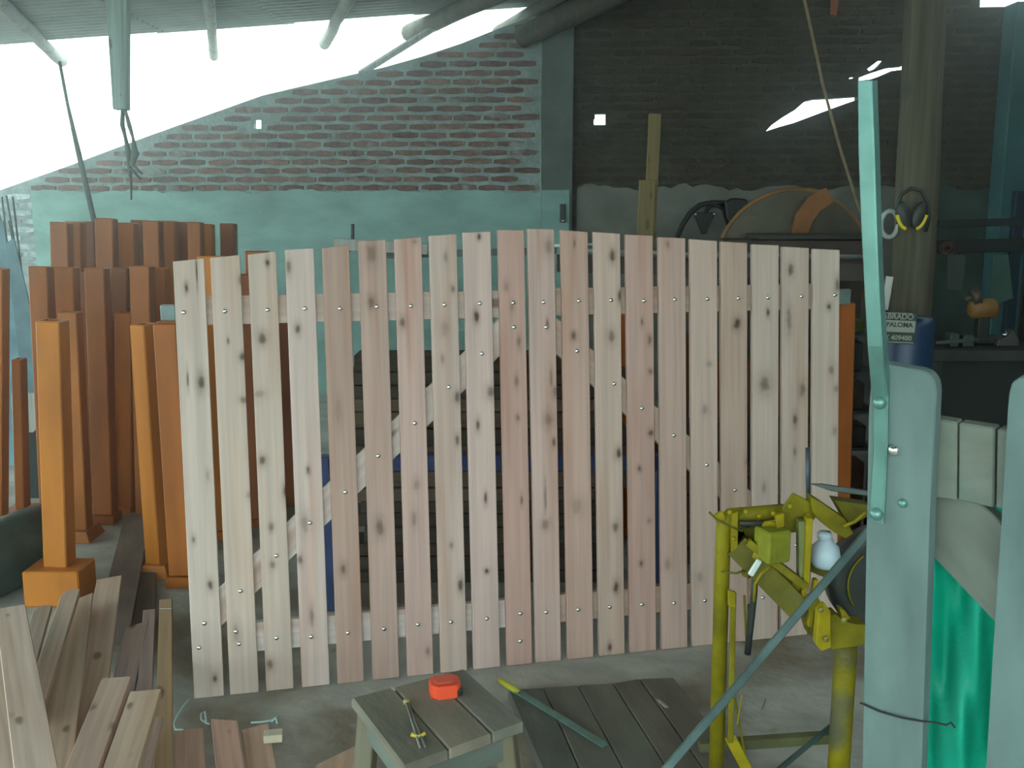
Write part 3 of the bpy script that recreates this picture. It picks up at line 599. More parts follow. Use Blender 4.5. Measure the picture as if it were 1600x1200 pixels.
# black hoses and clamp on wall
Yh = 8.57
def Y_(p): return atY(*p, Yh)
hs = thing('hose_tool', 'black hoses and motor block hanging before the grey plaster', 'machine', Y_((1120, 362)))
obj('hose', b_tube([Y_(p) for p in [(1058, 372), (1066, 352), (1078, 333), (1094, 320), (1112, 317), (1132, 317)]], .022, 10), M_dark, hs, Matrix(), smooth=True)
obj('hose', b_tube([Y_(p) for p in [(1100, 338), (1104, 328), (1112, 320), (1124, 322), (1134, 330)]], .018, 10), M_dark, hs, Matrix(), smooth=True)
o = Y_((1100, 345))
obj('bracket', b_prism([(x, z) for x, z in [(-.09, .07), (.09, .07), (.035, -.06), (.02, -.11), (-.02, -.11), (-.035, -.06)]], -.03, .03, bev=.006), M_dark, hs, T(o))
for dx in (-.078, .078): obj('bolt_head', b_lathe([(.012, 0), (.010, .008), (0, .01)], 10), M_zinc, hs, T(o+V((dx, -.03, .055))) @ Matrix.Rotation(math.pi/2, 4, 'X'), smooth=True)
o = Y_((1148, 335))
obj('motor_block', b_prism([(-.1, .12), (-.06, .10), (-.03, .135), (.08, .125), (.10, .05), (.11, -.02), (.05, -.14), (-.02, -.15), (-.08, -.02)], -.08, .08, bev=.012), M_dark, hs, T(o))
# big orange-rimmed guard disc
Yd = 6.3; c = atY(1238, 418, Yd); R = 119/FPX*Yd
gd = thing('bandsaw_wheel_guard', 'big round orange-rimmed wheel rising behind the right gate', 'wheel', V((c.x, Yd, c.z)))
UX, UZ = V((1, 0, 0)), V((0, 0, 1))
obj('rim', b_tube(arcpts(c, R, 0, 360, 64, UX, UZ), .014, 8), M_paint, gd, Matrix(), (.26, .12, .035), smooth=True)
obj('disc', b_lathe([(R*.98, 0), (R*.98, .012), (R*.3, .03), (0, .03), (0, 0)], 64, T(c) @ Matrix.Rotation(math.pi/2, 4, 'X')), M_iron, gd, Matrix(), (.10, .085, .055))
ob = []
arm = [atY(x, y, Yd-.04) for x, y in [(1296, 305), (1272, 318), (1256, 340), (1249, 365), (1246, 395), (1248, 430)]]
b = bmesh.new()
for k, (p, wd_) in enumerate(zip(arm, [.05, .055, .055, .05, .05, .05])):
    t = (arm[min(k+1, 5)]-arm[max(k-1, 0)]).normalized(); n = t.cross(V((0, 1, 0)))
    ob.append([b.verts.new(p+n*wd_+V((0, s, 0))) for s in (-.015, .015)]+[b.verts.new(p-n*wd_+V((0, s, 0))) for s in (.015, -.015)])
for A_, B_ in zip(ob, ob[1:]):
    for j in range(4): b.faces.new((A_[j], A_[(j+1) % 4], B_[(j+1) % 4], B_[j]))
b.faces.new(ob[0]); b.faces.new(ob[-1])
obj('curved_arm', b, M_paint, gd, Matrix(), (.30, .11, .025))
obj('tab', b_box(-.03, .03, -.03, 0, -.03, .03, .004), M_paint, gd, T(atY(1283, 306, Yd)) @ Matrix.Rotation(-.35, 4, 'Y'), (.5, .17, .02))
P0, P1 = atY(1130, 366, 5.9), atY(1352, 362, 5.9)
cb = thing('rusty_cabinet', 'rusty brown machine cabinet behind the right end of the gate', 'cabinet', V(((P0.x+P1.x)/2, 5.9, 0)))
obj('body', b_box(P0.x, P1.x, 5.9, 6.2, 0, P0.z-.03, .006), M_iron, cb, Matrix(), (.085, .06, .045))
obj('top_ledge', b_box(P0.x+.2, P1.x+.01, 5.86, 6.2, P0.z-.03, P0.z, .004), M_iron, cb, Matrix(), (.06, .05, .04))
# ------------------------------------------------------------------ rope and hanging tag
solo('rope', 'thin tan rope slanting down from the roof before the dark wall', 'rope', b_tube([atY(1252, -30, 7.6), atY(1257, 0, 7.6), atY(1285, 130, 7.6), atY(1312, 230, 7.6), atY(1340, 318, 7.6), atY(1352, 350, 7.6)], .011, 8), M_matte, None, (.30, .22, .12), None, True)
tg = thing('hanging_rag', 'small red-brown rag hanging at the top of the dark bay', 'rag', atY(1303, 26, 7.0))
obj('cloth', b_prism([(-.026, 0), (.016, -.008), (.026, .1), (.02, .22), (-.02, .22), (-.022, .1)], -.01, .01, bev=.003), M_matte, tg, T(atY(1303, 24, 7.0)), (.26, .09, .05))
# ------------------------------------------------------------------ old wooden post and what hangs on it
Yp = 4.7
t0, t1 = atY(1449, -60, Yp), atY(1424, 480, Yp); dr = (t1-t0)/(t0.z-t1.z); foot = t0+dr*t0.z
po = thing('timber_pole', 'thick old brown timber pole carrying the roof at right', 'pole', foot)
n = 10; top = t0+(t0-t1).normalized()*.9
pts = [foot.lerp(top, i/n) for i in range(n+1)]
obj('trunk', b_tube(pts, [.092+.004*math.sin(i*1.7) for i in range(n+1)], 14), M_old, po, Matrix(), (.105, .092, .062), smooth=True)
# ear defenders
ec = atY(1424, 345, Yp-.13)
em = thing('ear_defenders', 'black and yellow ear defenders hung on the old timber pole', 'ear muffs', ec)
obj('headband', b_tube([atY(x, y, Yp-.12) for x, y in [(1403, 350), (1401, 325), (1408, 304), (1424, 294), (1440, 298), (1450, 318), (1452, 340), (1446, 362)]], .008, 8), M_dark, em, Matrix(), smooth=True)
for x, sgn in ((1412, -1), (1434, 1)):
    q = atY(x, 336, Yp-.15); Rm = Matrix.Rotation(sgn*.28, 4, 'Y')
    cu = obj('ear_cup', b_lathe([(0, -.028), (.022, -.026), (.034, -.012), (.036, .01), (.03, .02), (0, .02)], 20, Matrix.Diagonal((.8, 1.7, 1, 1))), M_iron, em, T(q) @ Rm @ Matrix.Rotation(math.pi/2, 4, 'X'), (.055, .06, .05), smooth=True)
    arc = [V((sgn*.032*math.cos(math.radians(a)), -.014, .062*math.sin(math.radians(a)))) for a in range(-75, 11, 12)]
    obj('yellow_rim', b_tube(arc, .0085, 8), M_plain, em, T(q) @ Rm, (.62, .50, .02), 'bright yellow rim', True)
rg = atY(1390, 350, Yp-.02)
solo('white_ring', 'white plastic ring hanging on the timber pole, half hidden', 'ring', b_tube(arcpts(rg, .052, 0, 360, 32, UX*.75, UZ*1.12), .011, 8), M_plain, None, (.42, .46, .43), None, True)
P = atY(1386, 458, Yp-.15)
solo('white_stick', 'short white stick fixed upright above the sign', 'stick', b_box(-.015, .015, -.008, .008, -.075, .075, .002), M_plain, T(P) @ Matrix.Rotation(.1, 4, 'Y'), (.60, .58, .52))
# sign
sgc = atY(1400, 512, Yp-.375); Ws, Hs = .165, .134
sg = thing('painted_sign', 'small dark sign with pale lettering on the blue container', 'sign', sgc)
Ms = T(sgc) @ Matrix.Rotation(.04, 4, 'Y') @ Matrix.Rotation(math.pi/2, 4, 'X')      # local x right, y up, z to camera
SGN = mat('sign_dark_green', (.035, .055, .045), rough=.6); SGP = mat('sign_cream', (.33, .34, .28), rough=.7)
obj('panel', b_box(-Ws/2, Ws/2, -Hs/2, Hs/2, -.004, .004, .001), SGN, sg, Ms)
obj('cream_field', b_box(-Ws/2+.003, Ws/2-.003, -.018, .032, .004, .0055), SGP, sg, Ms)
for a, c_, d_, e in ((-Ws/2+.004, Ws/2-.02, Hs/2-.006, Hs/2-.003), (-Ws/2+.004, Ws/2-.004, -Hs/2+.003, -Hs/2+.007)):
    obj('border_line', b_box(a, c_, d_, e, .004, .0055), SGP, sg, Ms)
def text(s, size, x, y, m, parent, Mx, name='lettering'):
    c = bpy.data.curves.new(name, 'FONT'); c.body = s; c.size = size; c.extrude = .0006; c.offset = .0006
    t = bpy.data.objects.new('t', c); SC.collection.objects.link(t); bpy.context.view_layer.update()
    me = bpy.data.meshes.new_from_object(t); bpy.data.objects.remove(t); me.materials.clear(); me.materials.append(m)
    obj(name, me, m, parent, Mx @ T((x, y, .0068)))
text('LABRADO', .033, -.082, .038, SGP, sg, Ms)
text('PALOMA', .029, -.046, .004, SGN, sg, Ms)
text('X 409480', .030, -.050, -.052, SGP, sg, Ms)
# blue drum
bp_ = atY(1412, 620, Yp-.05)
dm = thing('blue_container', 'dark blue plastic container under the painted sign', 'container', V((bp_.x, Yp-.24, 0)))
zt = atY(1412, 492, Yp-.24).z
obj('body', b_lathe([(.0, 0), (.12, 0), (.125, .02), (.122, zt-.04), (.11, zt-.01), (.0, zt)], 24), M_plain, dm, T((atY(1409, 600, Yp-.24).x, Yp-.24, 0)), (.012, .035, .085), smooth=True)
# ------------------------------------------------------------------ shelves just right of the gate
sh = thing('steel_shelf', 'dim steel shelf rack between the gate and the timber pole', 'shelf', V((atY(1345, 500, 5.4).x, 5.4, 0)))
xa, xb = atY(1326, 500, 5.4).x, atY(1382, 500, 5.4).x
for y in (523, 582, 642, 700):
    z = atY(1340, y, 5.4).z; obj('shelf_board', b_box(xa, xb, 5.4, 5.75, z-.016, z, .002), M_iron, sh, Matrix(), (.13, .16, .145))
for x in (xa, xb): obj('upright', b_box(x-.012, x+.012, 5.4, 5.43, 0, atY(1340, 470, 5.4).z, .002), M_iron, sh, Matrix(), (.07, .08, .07))
def smallbox(name, label, cat, x0, x1, ytop, ybot, Y, col, dep=.15, m=None):
    A_ = atY(x0, ybot, Y); B_ = atY(x1, ytop, Y); c0 = (A_+B_)/2
    b = b_box(A_.x-c0.x, B_.x-c0.x, 0, dep, 0, B_.z-A_.z, .008)
    return solo(name, label, cat, b, m or M_iron, T((c0.x, Y, A_.z)), col)
smallbox('tin_can', 'small olive tin on the top shelf right of the gate', 'tin', 1334, 1352, 500, 520, 5.41, (.14, .16, .04))
smallbox('grey_box', 'grey box on the second shelf right of the gate', 'box', 1332, 1350, 535, 580.5, 5.41, (.06, .07, .065))
smallbox('brown_box', 'brown box on the third shelf right of the gate', 'box', 1328, 1352, 598, 640.5, 5.41, (.10, .075, .055))
smallbox('dark_box', 'dark box on the lowest visible shelf right of the gate', 'box', 1328, 1354, 664, 699, 5.41, (.08, .06, .045))
smallbox('red_crate', 'dull red crate on the floor right of the gate', 'crate', 1309, 1352, 722, 844, 4.9, (.14, .05, .03))
# ------------------------------------------------------------------ dim tool corner at right
rk = thing('bar_rack', 'dark steel bar rack fixed before the right wall', 'rack', atY(1535, 370, 6.0))
for y0, y1, y2, y3 in ((344, 340, 356, 352), (376, 372, 397, 393)):
    P = [atY(1468, y0, 6.0), atY(1612, y1, 6.0), atY(1612, y3, 6.0), atY(1468, y2, 6.0)]; o = P[0]
    obj('bar', b_prism([(p.x-o.x, p.z-o.z) for p in P], 0, .05, bev=.003), M_iron, rk, T(o), (.014, .02, .018))
obj('upright', b_box(-.03, .03, .05, .1, -1.5, .3, .004), M_iron, rk, T(atY(1596, 380, 6.0)), (.012, .03, .05))
quadboard('teal_panel', 'dull teal panel hanging below the dark bars at right', 'panel', [(1552, 397), (1576, 397), (1584, 466), (1562, 474), (1546, 466)], 5.95, M_paint, (.045, .10, .08), .015)
quadboard('tin_plate', 'small grey panel hanging beside the timber pole', 'panel', [(1482, 398), (1510, 398), (1504, 456), (1480, 452)], 5.95, M_paint, (.05, .065, .055), .015)
ch = atY(1481, 388, 5.985)
solo('coiled_wire', 'small coil of reddish wire on the rack end', 'wire', b_tube([ch+V((.045*math.cos(a*.7)*(1-.02*a), -.01*math.sin(a), .04*math.sin(a*.7)*(1-.02*a))) for a in range(30)], .005, 6), M_iron, None, (.12, .06, .045), None, True)
bz = thing('workbench', 'cluttered dark workbench in the right corner', 'bench', V((atY(1535, 600, 5.2).x, 5.2, 0)))
A_, B_ = atY(1450, 545, 5.2), atY(1640, 545, 5.2)
obj('bench_top', b_box(A_.x, B_.x, 5.15, 5.8, A_.z-.06, A_.z, .004), M_dirtywood, bz, Matrix(), (.035, .04, .035))
obj('front_panel', b_box(A_.x+.05, B_.x, 5.22, 5.25, .1, A_.z-.06, .004), M_dirtywood, bz, Matrix(), (.02, .022, .02))
BZ = A_.z
for x in (A_.x+.04, B_.x-.06): obj('leg', b_box(x-.03, x+.03, 5.16, 5.22, 0, A_.z-.06, .004), M_dirtywood, bz, Matrix(), (.03, .033, .03))
gr = thing('bench_grinder', 'bench machine with dull orange motor in the right corner', 'machine', atY(1535, 543, 5.4))
q = atY(1536, 482, 5.4)
obj('motor', b_lathe([(0, -.075), (.04, -.07), (.055, -.05), (.055, .05), (.04, .07), (0, .075)], 18, Matrix.Rotation(math.pi/2, 4, 'Y')), M_paint, gr, T(q), (.30, .14, .03), 'dull orange motor', True)
obj('pulley', b_lathe([(.02, -.02), (.048, -.018), (.042, 0), (.048, .018), (.02, .02)], 18, Matrix.Rotation(1.3, 4, 'Y')), M_iron, gr, T(atY(1524, 463, 5.38)), (.11, .085, .06), smooth=True)
obj('arm', b_tube([atY(1508, 468, 5.4), atY(1524, 462, 5.4), atY(1536, 480, 5.4)], .014, 8), M_iron, gr, Matrix(), (.10, .08, .06), smooth=True)
obj('column', b_box(-.03, .03, -.03, .03, -.16, 0, .006), M_iron, gr, T(q), (.03, .035, .03))
obj('base', b_box(-.1, .12, -.07, .07, BZ-q.z+.001, -.15, .01), M_iron, gr, T(q), (.035, .04, .035))
vs = thing('bench_vise', 'dull metal vise on the dark bench top', 'vise', atY(1500, 543, 5.3))
q = atY(1500, 535, 5.3)
obj('jaw', b_box(-.07, -.02, -.04, .04, -.02, .05, .006), M_iron, vs, T(q), (.09, .11, .10))
obj('jaw', b_box(.0, .06, -.04, .04, -.02, .04, .006), M_iron, vs, T(q), (.07, .09, .08))
obj('screw', b_tube([(-.14, -.03, .0), (.08, -.03, .02)], .012, 8), M_iron, vs, T(q), (.12, .15, .13), smooth=True)
ev = thing('hand_plane', 'small shiny metal tool on the dark bench at far right', 'tool', atY(1570, 543, 5.3))
q = atY(1572, 540, 5.3)
obj('body', b_prism([(-.06, 0), (.06, 0), (.05, .04), (.02, .09), (-.01, .05), (-.05, .035)], -.025, .025, bev=.004), M_iron, ev, T(q), (.10, .09, .08))
obj('knob', b_lathe([(0, 0), (.014, .003), (.016, .016), (.0, .024)], 12), M_zinc, ev, T(q+V((-.02, -.02, .05))), smooth=True)
# ------------------------------------------------------------------ wooden floor boards near the yellow machine
seams = [((793, 1077), (852, 1215)), ((849, 1074), (912, 1215)), ((903, 1070), (982, 1215)), ((958, 1067), (1052, 1215)), ((999, 1060), (1110, 1215)), ((1052, 1058), (1175, 1215))]
for k, ((a, b_), (c_, d_)) in enumerate(zip(seams, seams[1:])):
    z = .035; P = [atZ(*a, z), atZ(*c_, z), atZ(*d_, z), atZ(*b_, z)]
    o = P[3].lerp(P[2], .5); far = P[0].lerp(P[1], .5); M = frame(o, far, V((0, 0, 1))); inv = M.inverted()
    lp = [inv @ p for p in P]; poly = []
    for p in lp:
        cx = sum(q.x for q in lp)/4; poly.append((cx+(p.x-cx)*.985, p.z))
    solo('floor_board', ordn[k]+' dark board from the stool in the row laid on the floor', 'board', b_prism(poly, -.034, 0, bev=.004), M_dirtywood, M, [(.13, .135, .11), (.15, .14, .11), (.135, .13, .10), (.15, .13, .10), (.15, .13, .10)][k], 'dark boards laid on the floor')
# ------------------------------------------------------------------ stool
zs = .45
C4 = [atZ(548, 1090, zs), atZ(725, 1044, zs), atZ(820, 1128, zs), atZ(630, 1198, zs)]
cen = sum(C4, V())/4
stl = thing('work_stool', 'low dark wooden work stool carrying the red tape measure', 'stool', V((cen.x, cen.y, 0)))
# three boards across the top, their seams running away from the camera
for k, (f0, f1) in enumerate([(0, .36), (.36, .72), (.72, 1)]):
    e = .004
    Q = [C4[0].lerp(C4[1], f0), C4[0].lerp(C4[1], f1), C4[3].lerp(C4[2], f1), C4[3].lerp(C4[2], f0)]
    ax = (Q[0]+Q[1])/2; bx = (Q[2]+Q[3])/2; M = frame(bx, ax, V((0, 0, 1))); inv = M.inverted(); lp = [inv @ p for p in Q]; cx = sum(p.x for p in lp)/4
    obj('top_board', b_prism([(cx+(p.x-cx)*.985, p.z) for p in lp], -.028, 0, bev=.005), M_dirtywood, stl, M, [(.22, .19, .14), (.235, .19, .14), (.20, .18, .145)][k])
def inset(f): return [cen+(p-cen)*f for p in C4]
I = inset(.86)
for i, (a, c_) in enumerate(((0, 1), (1, 2), (2, 3), (3, 0))):
    P, Q = I[a].copy(), I[c_].copy(); P.z = Q.z = zs-.064; mid_ = (P+Q)/2; outw = (mid_-cen); outw.z = 0
    M = frame(P, Q, outw); L_ = (Q-P).length
    h = b_box(-.034, .034, -.02, 0, 0, L_, .003)
    obj('apron', h, M_dirtywood, stl, M, (.16, .18, .15))
for i in range(4):
    P = inset(.78)[i]; F_ = inset(.98)[i]; P.z = zs-.03; F_.z = 0
    M = frame(F_, P, (cen-P).cross(V((0, 0, 1))))
    obj('leg', b_box(-.024, .024, -.02, .02, .002, (P-F_).length, .003), M_board, stl, M, (.19, .165, .115))
obj('stretcher', b_box(-.02, .02, -.01, .01, 0, 1, .002, M=Matrix.Diagonal((1, 1, (inset(.9)[2]-inset(.9)[3]).length, 1))), M_board, stl, frame(inset(.9)[3]-V((0, 0, .3)), inset(.9)[2]-V((0, 0, .3)), V((0, -1, 0))), (.24, .22, .15))
# tape measure
tc_ = atZ(695, 1083, zs)
tm = thing('tape_measure', 'bright red-orange tape measure on the work stool', 'tape measure', tc_)
Mt = T(tc_) @ Matrix.Rotation(.25, 4, 'Z')
def rr(hx, hy, r, n=5, cut=0):
    out = []
    for cx_, cy_, a0 in ((hx-r, hy-r, 0), (-hx+r, hy-r, 90), (-hx+r, -hy+r, 180), (hx-r, -hy+r, 270)):
        out += [(cx_+r*math.cos(math.radians(a0+90*i/n)), cy_+r*math.sin(math.radians(a0+90*i/n))) for i in range(n+1)]
    return out
b = b_prism(rr(.037, .033, .015), 0, .034, bev=.004, M=Matrix.Rotation(math.pi/2, 4, 'X'))
RED = (.85, .085, .03)
obj('case', b, M_plain, tm, Mt, RED, smooth=False)
obj('grip', b_box(.024, .040, -.034, -.006, .003, .022, .004), M_dark, tm, Mt, label='dark mouth of the case')
obj('face_disc', b_prism(rr(.024, .021, .012), 0, .002, bev=.0006, M=T((-.003, 0, .036)) @ Matrix.Rotation(math.pi/2, 4, 'X')), M_plain, tm, Mt, (.70, .10, .05))
# divider / hinge tool on stool
A_, B_ = atZ(634, 1092, zs+.006), atZ(662, 1168, zs+.006)
dv = thing('metal_divider', 'thin metal dividers with brass joints lying on the stool', 'tool', A_)
side = (B_-A_).normalized().cross(V((0, 0, 1)))
obj('leg', b_tube([A_+side*.002, B_+side*.008], .0028, 8), M_iron, dv, Matrix(), (.25, .24, .2), smooth=True)
obj('leg', b_tube([A_-side*.002, B_-side*.004], .0028, 8), M_iron, dv, Matrix(), (.20, .2, .17), smooth=True)
obj('joint', b_lathe([(0, 0), (.009, .001), (.009, .008), (.006, .012), (0, .013)], 12), M_iron, dv, T(A_+(B_-A_)*.06-V((0, 0, .006))), (.42, .33, .14), 'brass joint', True)
q = A_+(B_-A_)*.78
obj('wing_nut', b_tube([q-side*.014+V((0, 0, .006)), q-side*.004, q+side*.006, q+side*.018+V((0, 0, .007))], [.005, .004, .004, .0055], 8), M_plain, dv, Matrix(), (.55, .42, .05), 'yellow wing nut', True)
solo('small_nail', 'tiny bright nail on the stool behind the dividers', 'nail', b_tube([atZ(612, 1075, zs+.003), atZ(618, 1080, zs+.003)], .0022, 6), M_zinc)
# yellow handled long blade
A_, B_, D_ = atZ(780, 1062, .055), atZ(811, 1082, .052), atZ(946, 1166, .048)
hsn = thing('long_rasp', 'long grey blade with yellow handle lying across floor boards', 'tool', B_)
obj('handle', b_tube([A_, A_.lerp(B_, .5), B_], [.010, .012, .010], 10), M_plain, hsn, Matrix(), (.42, .38, .03), 'yellow handle', True)
Mh = frame(B_, D_, V((0, 0, 1)))
obj('blade', b_prism([(-.012, -.01), (.012, -.01), (.016, (D_-B_).length-.02), (.010, (D_-B_).length), (-.012, (D_-B_).length)], -.003, .003, bev=.0008), M_galv, hsn, Mh)
# ------------------------------------------------------------------ loose boards, lower left
def lboard(p1, p2, z1, z2, w, label, col, m=None, t=.022, cut=0.0, cut2=0.0, name='loose_board'):
    """board lying in the pile: far end p1 at height z1, near end p2 at height z2"""
    F_, N_ = atZ(*p1, z1), atZ(*p2, z2)
    M = frame(N_, F_, V((0, 0, 1))); L_ = (F_-N_).length
    poly = [(-w/2, 0), (w/2, 0), (w/2, L_-cut*w), (-w/2, L_+cut*w)]
    if cut2: poly = [(-w/2, 0), (w/2, 0), (w/2, L_-cut2), (w*.1, L_), (-w/2, L_-.01)]
    return solo(name, label, 'board', b_prism(poly, -t, 0, bev=.002), m or M_board, M, col)
P1 = (0.516, 0.365, 0.279)
lboard((216, 800), (170, 1010), .062, .06, .13, 'dark wide board on the floor beneath the pile, far end by the orange feet', (0.178, 0.126, 0.096), M_dirtywood)
lboard((232, 800), (222, 990), .03, .03, .09, 'dark narrow board on the floor left of the first gate plank', (0.160, 0.113, 0.084), M_dirtywood)
lboard((259, 936), (254, 1260), .14, .14, .047, 'long narrow yellowish batten nearest the gate, with a white line', (0.516, 0.330, 0.187), t=.05)
lboard((233, 952), (226, 1080), .12, .13, .045, 'short greyish offcut left of the long yellowish batten', (0.465, 0.324, 0.293))
lboard((214, 975), (150, 1260), .125, .125, .075, 'slim grey-brown board beside the greyish offcut', (0.482, 0.337, 0.293), cut=.3)
lboard((171, 902), (118, 1230), .155, .155, .095, 'wide board with square far end below the boxed orange post', (0.567, 0.391, 0.293), cut=.12)
lboard((122, 935), (75, 1230), .20, .23, .10, 'broad knotty board with slanted end in the middle of the pile', (0.585, 0.405, 0.293), cut=.5)
lboard((112, 920), (46, 1120), .25, .255, .06, 'board with a pointed tip crossing left under the top board', (0.498, 0.351, 0.266), cut2=.05)
lboard((68, 945), (10, 1140), .17, .15, .06, 'pointed offcut behind the top board at the left', (0.413, 0.311, 0.240), cut2=.06)
lboard((182, 1058), (105, 1260), .25, .24, .085, 'pale board angled left in front of the pile, no end knots', (0.602, 0.419, 0.333))
lboard((228, 1078), (165, 1270), .28, .27, .085, 'pale board with two dark nail holes at its far end', (0.636, 0.445, 0.333))
lboard((16, 948), (66, 1262), .30, .34, .093, 'topmost pale knotty board at the lower left corner', (0.620, 0.445, 0.360))
lboard((-20, 985), (35, 1270), .24, .24, .08, 'board under the topmost one, cut by the left edge', (0.551, 0.391, 0.307))
lboard((52, 1110), (-10, 1250), .20, .18, .08, 'dim board at the corner slanting left under the topmost one', (0.413, 0.297, 0.240))
lboard((240, 1120), (205, 1260), .22, .2, .05, 'thin pale strip beside the nail-holed board', (0.551, 0.391, 0.319))
lboard((295, 1138), (300, 1290), .10, .10, .085, 'short reddish board with rounded end below the white string', (0.585, 0.378, 0.293), cut2=.02)
lboard((350, 1124), (372, 1290), .13, .12, .075, 'reddish board with a long crack, front centre-left', (0.636, 0.378, 0.293), cut=-.25)
lboard((398, 1135), (424, 1290), .10, .10, .08, 'tan board under the small pale block at front', (0.636, 0.405, 0.293), cut=.1)
lboard((528, 1178), (500, 1290), .06, .06, .11, 'pale offcut corner beside the left foot of the stool', (0.620, 0.419, 0.307), cut=.5)
lboard((600, 1225), (560, 1300), .05, .05, .06, 'small offcut under the stool corner', (0.516, 0.351, 0.266))
bk = atZ(427, 1150, .125)
solo('wood_block', 'small pale block with dark knot lying on the tan board', 'block', b_box(-.027, .027, -.02, .02, -.012, .012, .002), M_fence, T(bk) @ Matrix.Rotation(.15, 4, 'Z'), (.60, .54, .42))
solo('white_line_tape', 'thin white strip across the far end of the narrow batten', 'tape', b_box(-.0235, .0235, -.002, .002, 0, .0012), M_plain, T(atZ(259, 951, .141)), (.7, .7, .66))
STR = (.60, .85, .85)
def string(label, pts, z=.006): return solo('string', label, 'string', b_tube([atZ(x, y, zz_) for x, y, zz_ in pts], .0028, 6), M_plain, None, STR, None, True)
string('loose white string curling by the foot of the first plank', [(296, 1092, .006), (287, 1102, .006), (277, 1118, .006), (271, 1131, .03), (274, 1140, .05), (286, 1140, .06)])
string('small loop of white string beside the reddish boards', [(322, 1128, .1), (320, 1112, .08), (314, 1115, .08), (314, 1124, .09), (322, 1130, .1), (327, 1131, .12)])
string('white string lying across the tan board end', [(392, 1129, .02), (408, 1128, .015), (422, 1126, .01), (434, 1119, .006)])
string('frayed white string end beside the small block', [(424, 1128, .1), (431, 1122, .11), (433, 1130, .11)])
tin = atZ(20, 965, 0)
tk = thing('steel_drum', 'dark rounded drum at the left edge behind the loose boards', 'drum', V((atY(8, 900, 3.9).x, 4.1, 0)))
obj('body', b_lathe([(0, -.22), (.15, -.22), (.16, -.2), (.16, .2), (.15, .22), (0, .22)], 28, Matrix.Rotation(math.pi/2, 4, 'Y')), M_iron, tk, T((-2.21, 4.25, .16)) @ Matrix.Rotation(1.25, 4, 'Z'), (.05, .08, .065), smooth=True)
# bench piece behind leftmost posts
quadboard('cut_plywood', 'pale plywood offcut behind the front orange post at left', 'board', [(17, 615), (68, 614), (71, 650), (58, 668), (52, 676), (20, 676)], 5.6, M_board, (.42, .42, .38), .02)
quadboard('dark_tub', 'dark bin standing under the plywood offcut at left', 'bin', [(24, 680), (72, 660), (78, 820), (28, 840)], 5.65, M_matte, (.03, .04, .035), .25)
# ------------------------------------------------------------------ yellow machine
Ym = 2.55
YL = (.21, .17, .003); YB = (.36, .27, .004); YD = (.14, .12, .008)
ym = thing('yellow_saw_frame', 'old yellow machine frame with pipe legs in front of the gate', 'machine', V((atY(1230, 1000, Ym).x, Ym, 0)))
def my(x, y, Y=Ym): return atY(x, y, Y)
def pipe(name, pts, r, col, m=None, Y=Ym, label=None, n=12): return obj(name, b_tube([my(*p) if len(p) == 3 else my(p[0], p[1], Y) for p in pts], r, n), m or M_yel, ym, Matrix(), col, label, True)
def plate(name, pts, Y, t, col, m=None, label=None):
    P = [my(x, y, Y) for x, y in pts]; o = P[0]
    return obj(name, b_prism([(p.x-o.x, p.z-o.z) for p in P], 0, t, bev=min(.002, t*.2)), m or M_yel, ym, T(o), col, label)
f1 = my(1119, 1200); g1 = my(1130, 830); dr = (f1-g1)/(g1.z-f1.z)
lf = g1+dr*g1.z
obj('leg', b_tube([lf, g1, my(1133, 815), my(1142, 806), my(1160, 803)], [.020, .020, .022, .021, .018], 14), M_yel, ym, Matrix(), YL, smooth=True)
f2 = my(1322, 1200, 2.5); g2 = my(1322, 1005, 2.5)
obj('leg', b_tube([V((g2.x, 2.5, 0)), g2], .029, 16), M_yel, ym, Matrix(), YL, smooth=True)
obj('foot_plate', b_box(-.08, .08, -.08, .08, 0, .012, .002), M_yel, ym, T((g2.x, 2.5, 0)), YD)
obj('foot_plate', b_box(-.07, .07, -.07, .07, 0, .012, .002), M_yel, ym, T((lf.x, lf.y, 0)), YD)
pipe('top_beam', [(1140, 806), (1225, 799)], .020, YL)
plate('gusset', [(1122, 812), (1150, 806), (1162, 830), (1180, 868), (1178, 878), (1150, 862), (1124, 850)], Ym+.02, .02, YD)
plate('bracket', [(1143, 803), (1154, 800), (1153, 860), (1143, 866)], Ym-.03, .02, YB)
pipe('handle_rod', [(1155, 817), (1192, 818)], .0065, (.05, .05, .05), M_iron, Ym-.04)
pipe('spindle', [(1190, 820), (1203, 817), (1214, 821)], .008, YB, None, Ym-.04)
plate('deck_plate', [(1222, 796), (1240, 771), (1262, 782), (1281, 799), (1270, 812), (1262, 830), (1226, 834)], Ym-.02, .012, YL)
# switch box with depth
o = my(1220, 857, Ym-.09)
obj('switch_housing', b_box(-.036, .032, -.0, .07, -.041, .043, .005), M_yel, ym, T(o) @ Matrix.Rotation(.35, 4, 'Z'), (.25, .25, .02), 'lime yellow box')
# inclined arm from leg down to the rear
def beam(name, p1, p2, w, d, col, Y=Ym, Y2=None, label=None, m=None):
    A__, B__ = my(*p1, Y), my(*p2, Y if Y2 is None else Y2); M = frame(A__, B__, V((0, -1, 0)))
    return obj(name, b_box(-w/2, w/2, -d/2, d/2, 0, (B__-A__).length, .002), m or M_yel, ym, M, col, label)
beam('inclined_arm', (1150, 850), (1248, 950), .062, .06, YD, Ym, 2.5)
beam('inclined_arm', (1168, 846), (1258, 915), .02, .03, YL, Ym-.04, 2.48)
beam('twin_bar', (1251, 812), (1252, 912), .018, .03, (.22, .23, .08), Ym-.05)
beam('twin_bar', (1263, 808), (1258, 912), .016, .03, YB, Ym-.06)
beam('tension_bar', (1258, 912), (1247, 962), .012, .02, YB, Ym-.06)
beam('tension_bar', (1274, 904), (1264, 978), .012, .02, YB, Ym-.06)
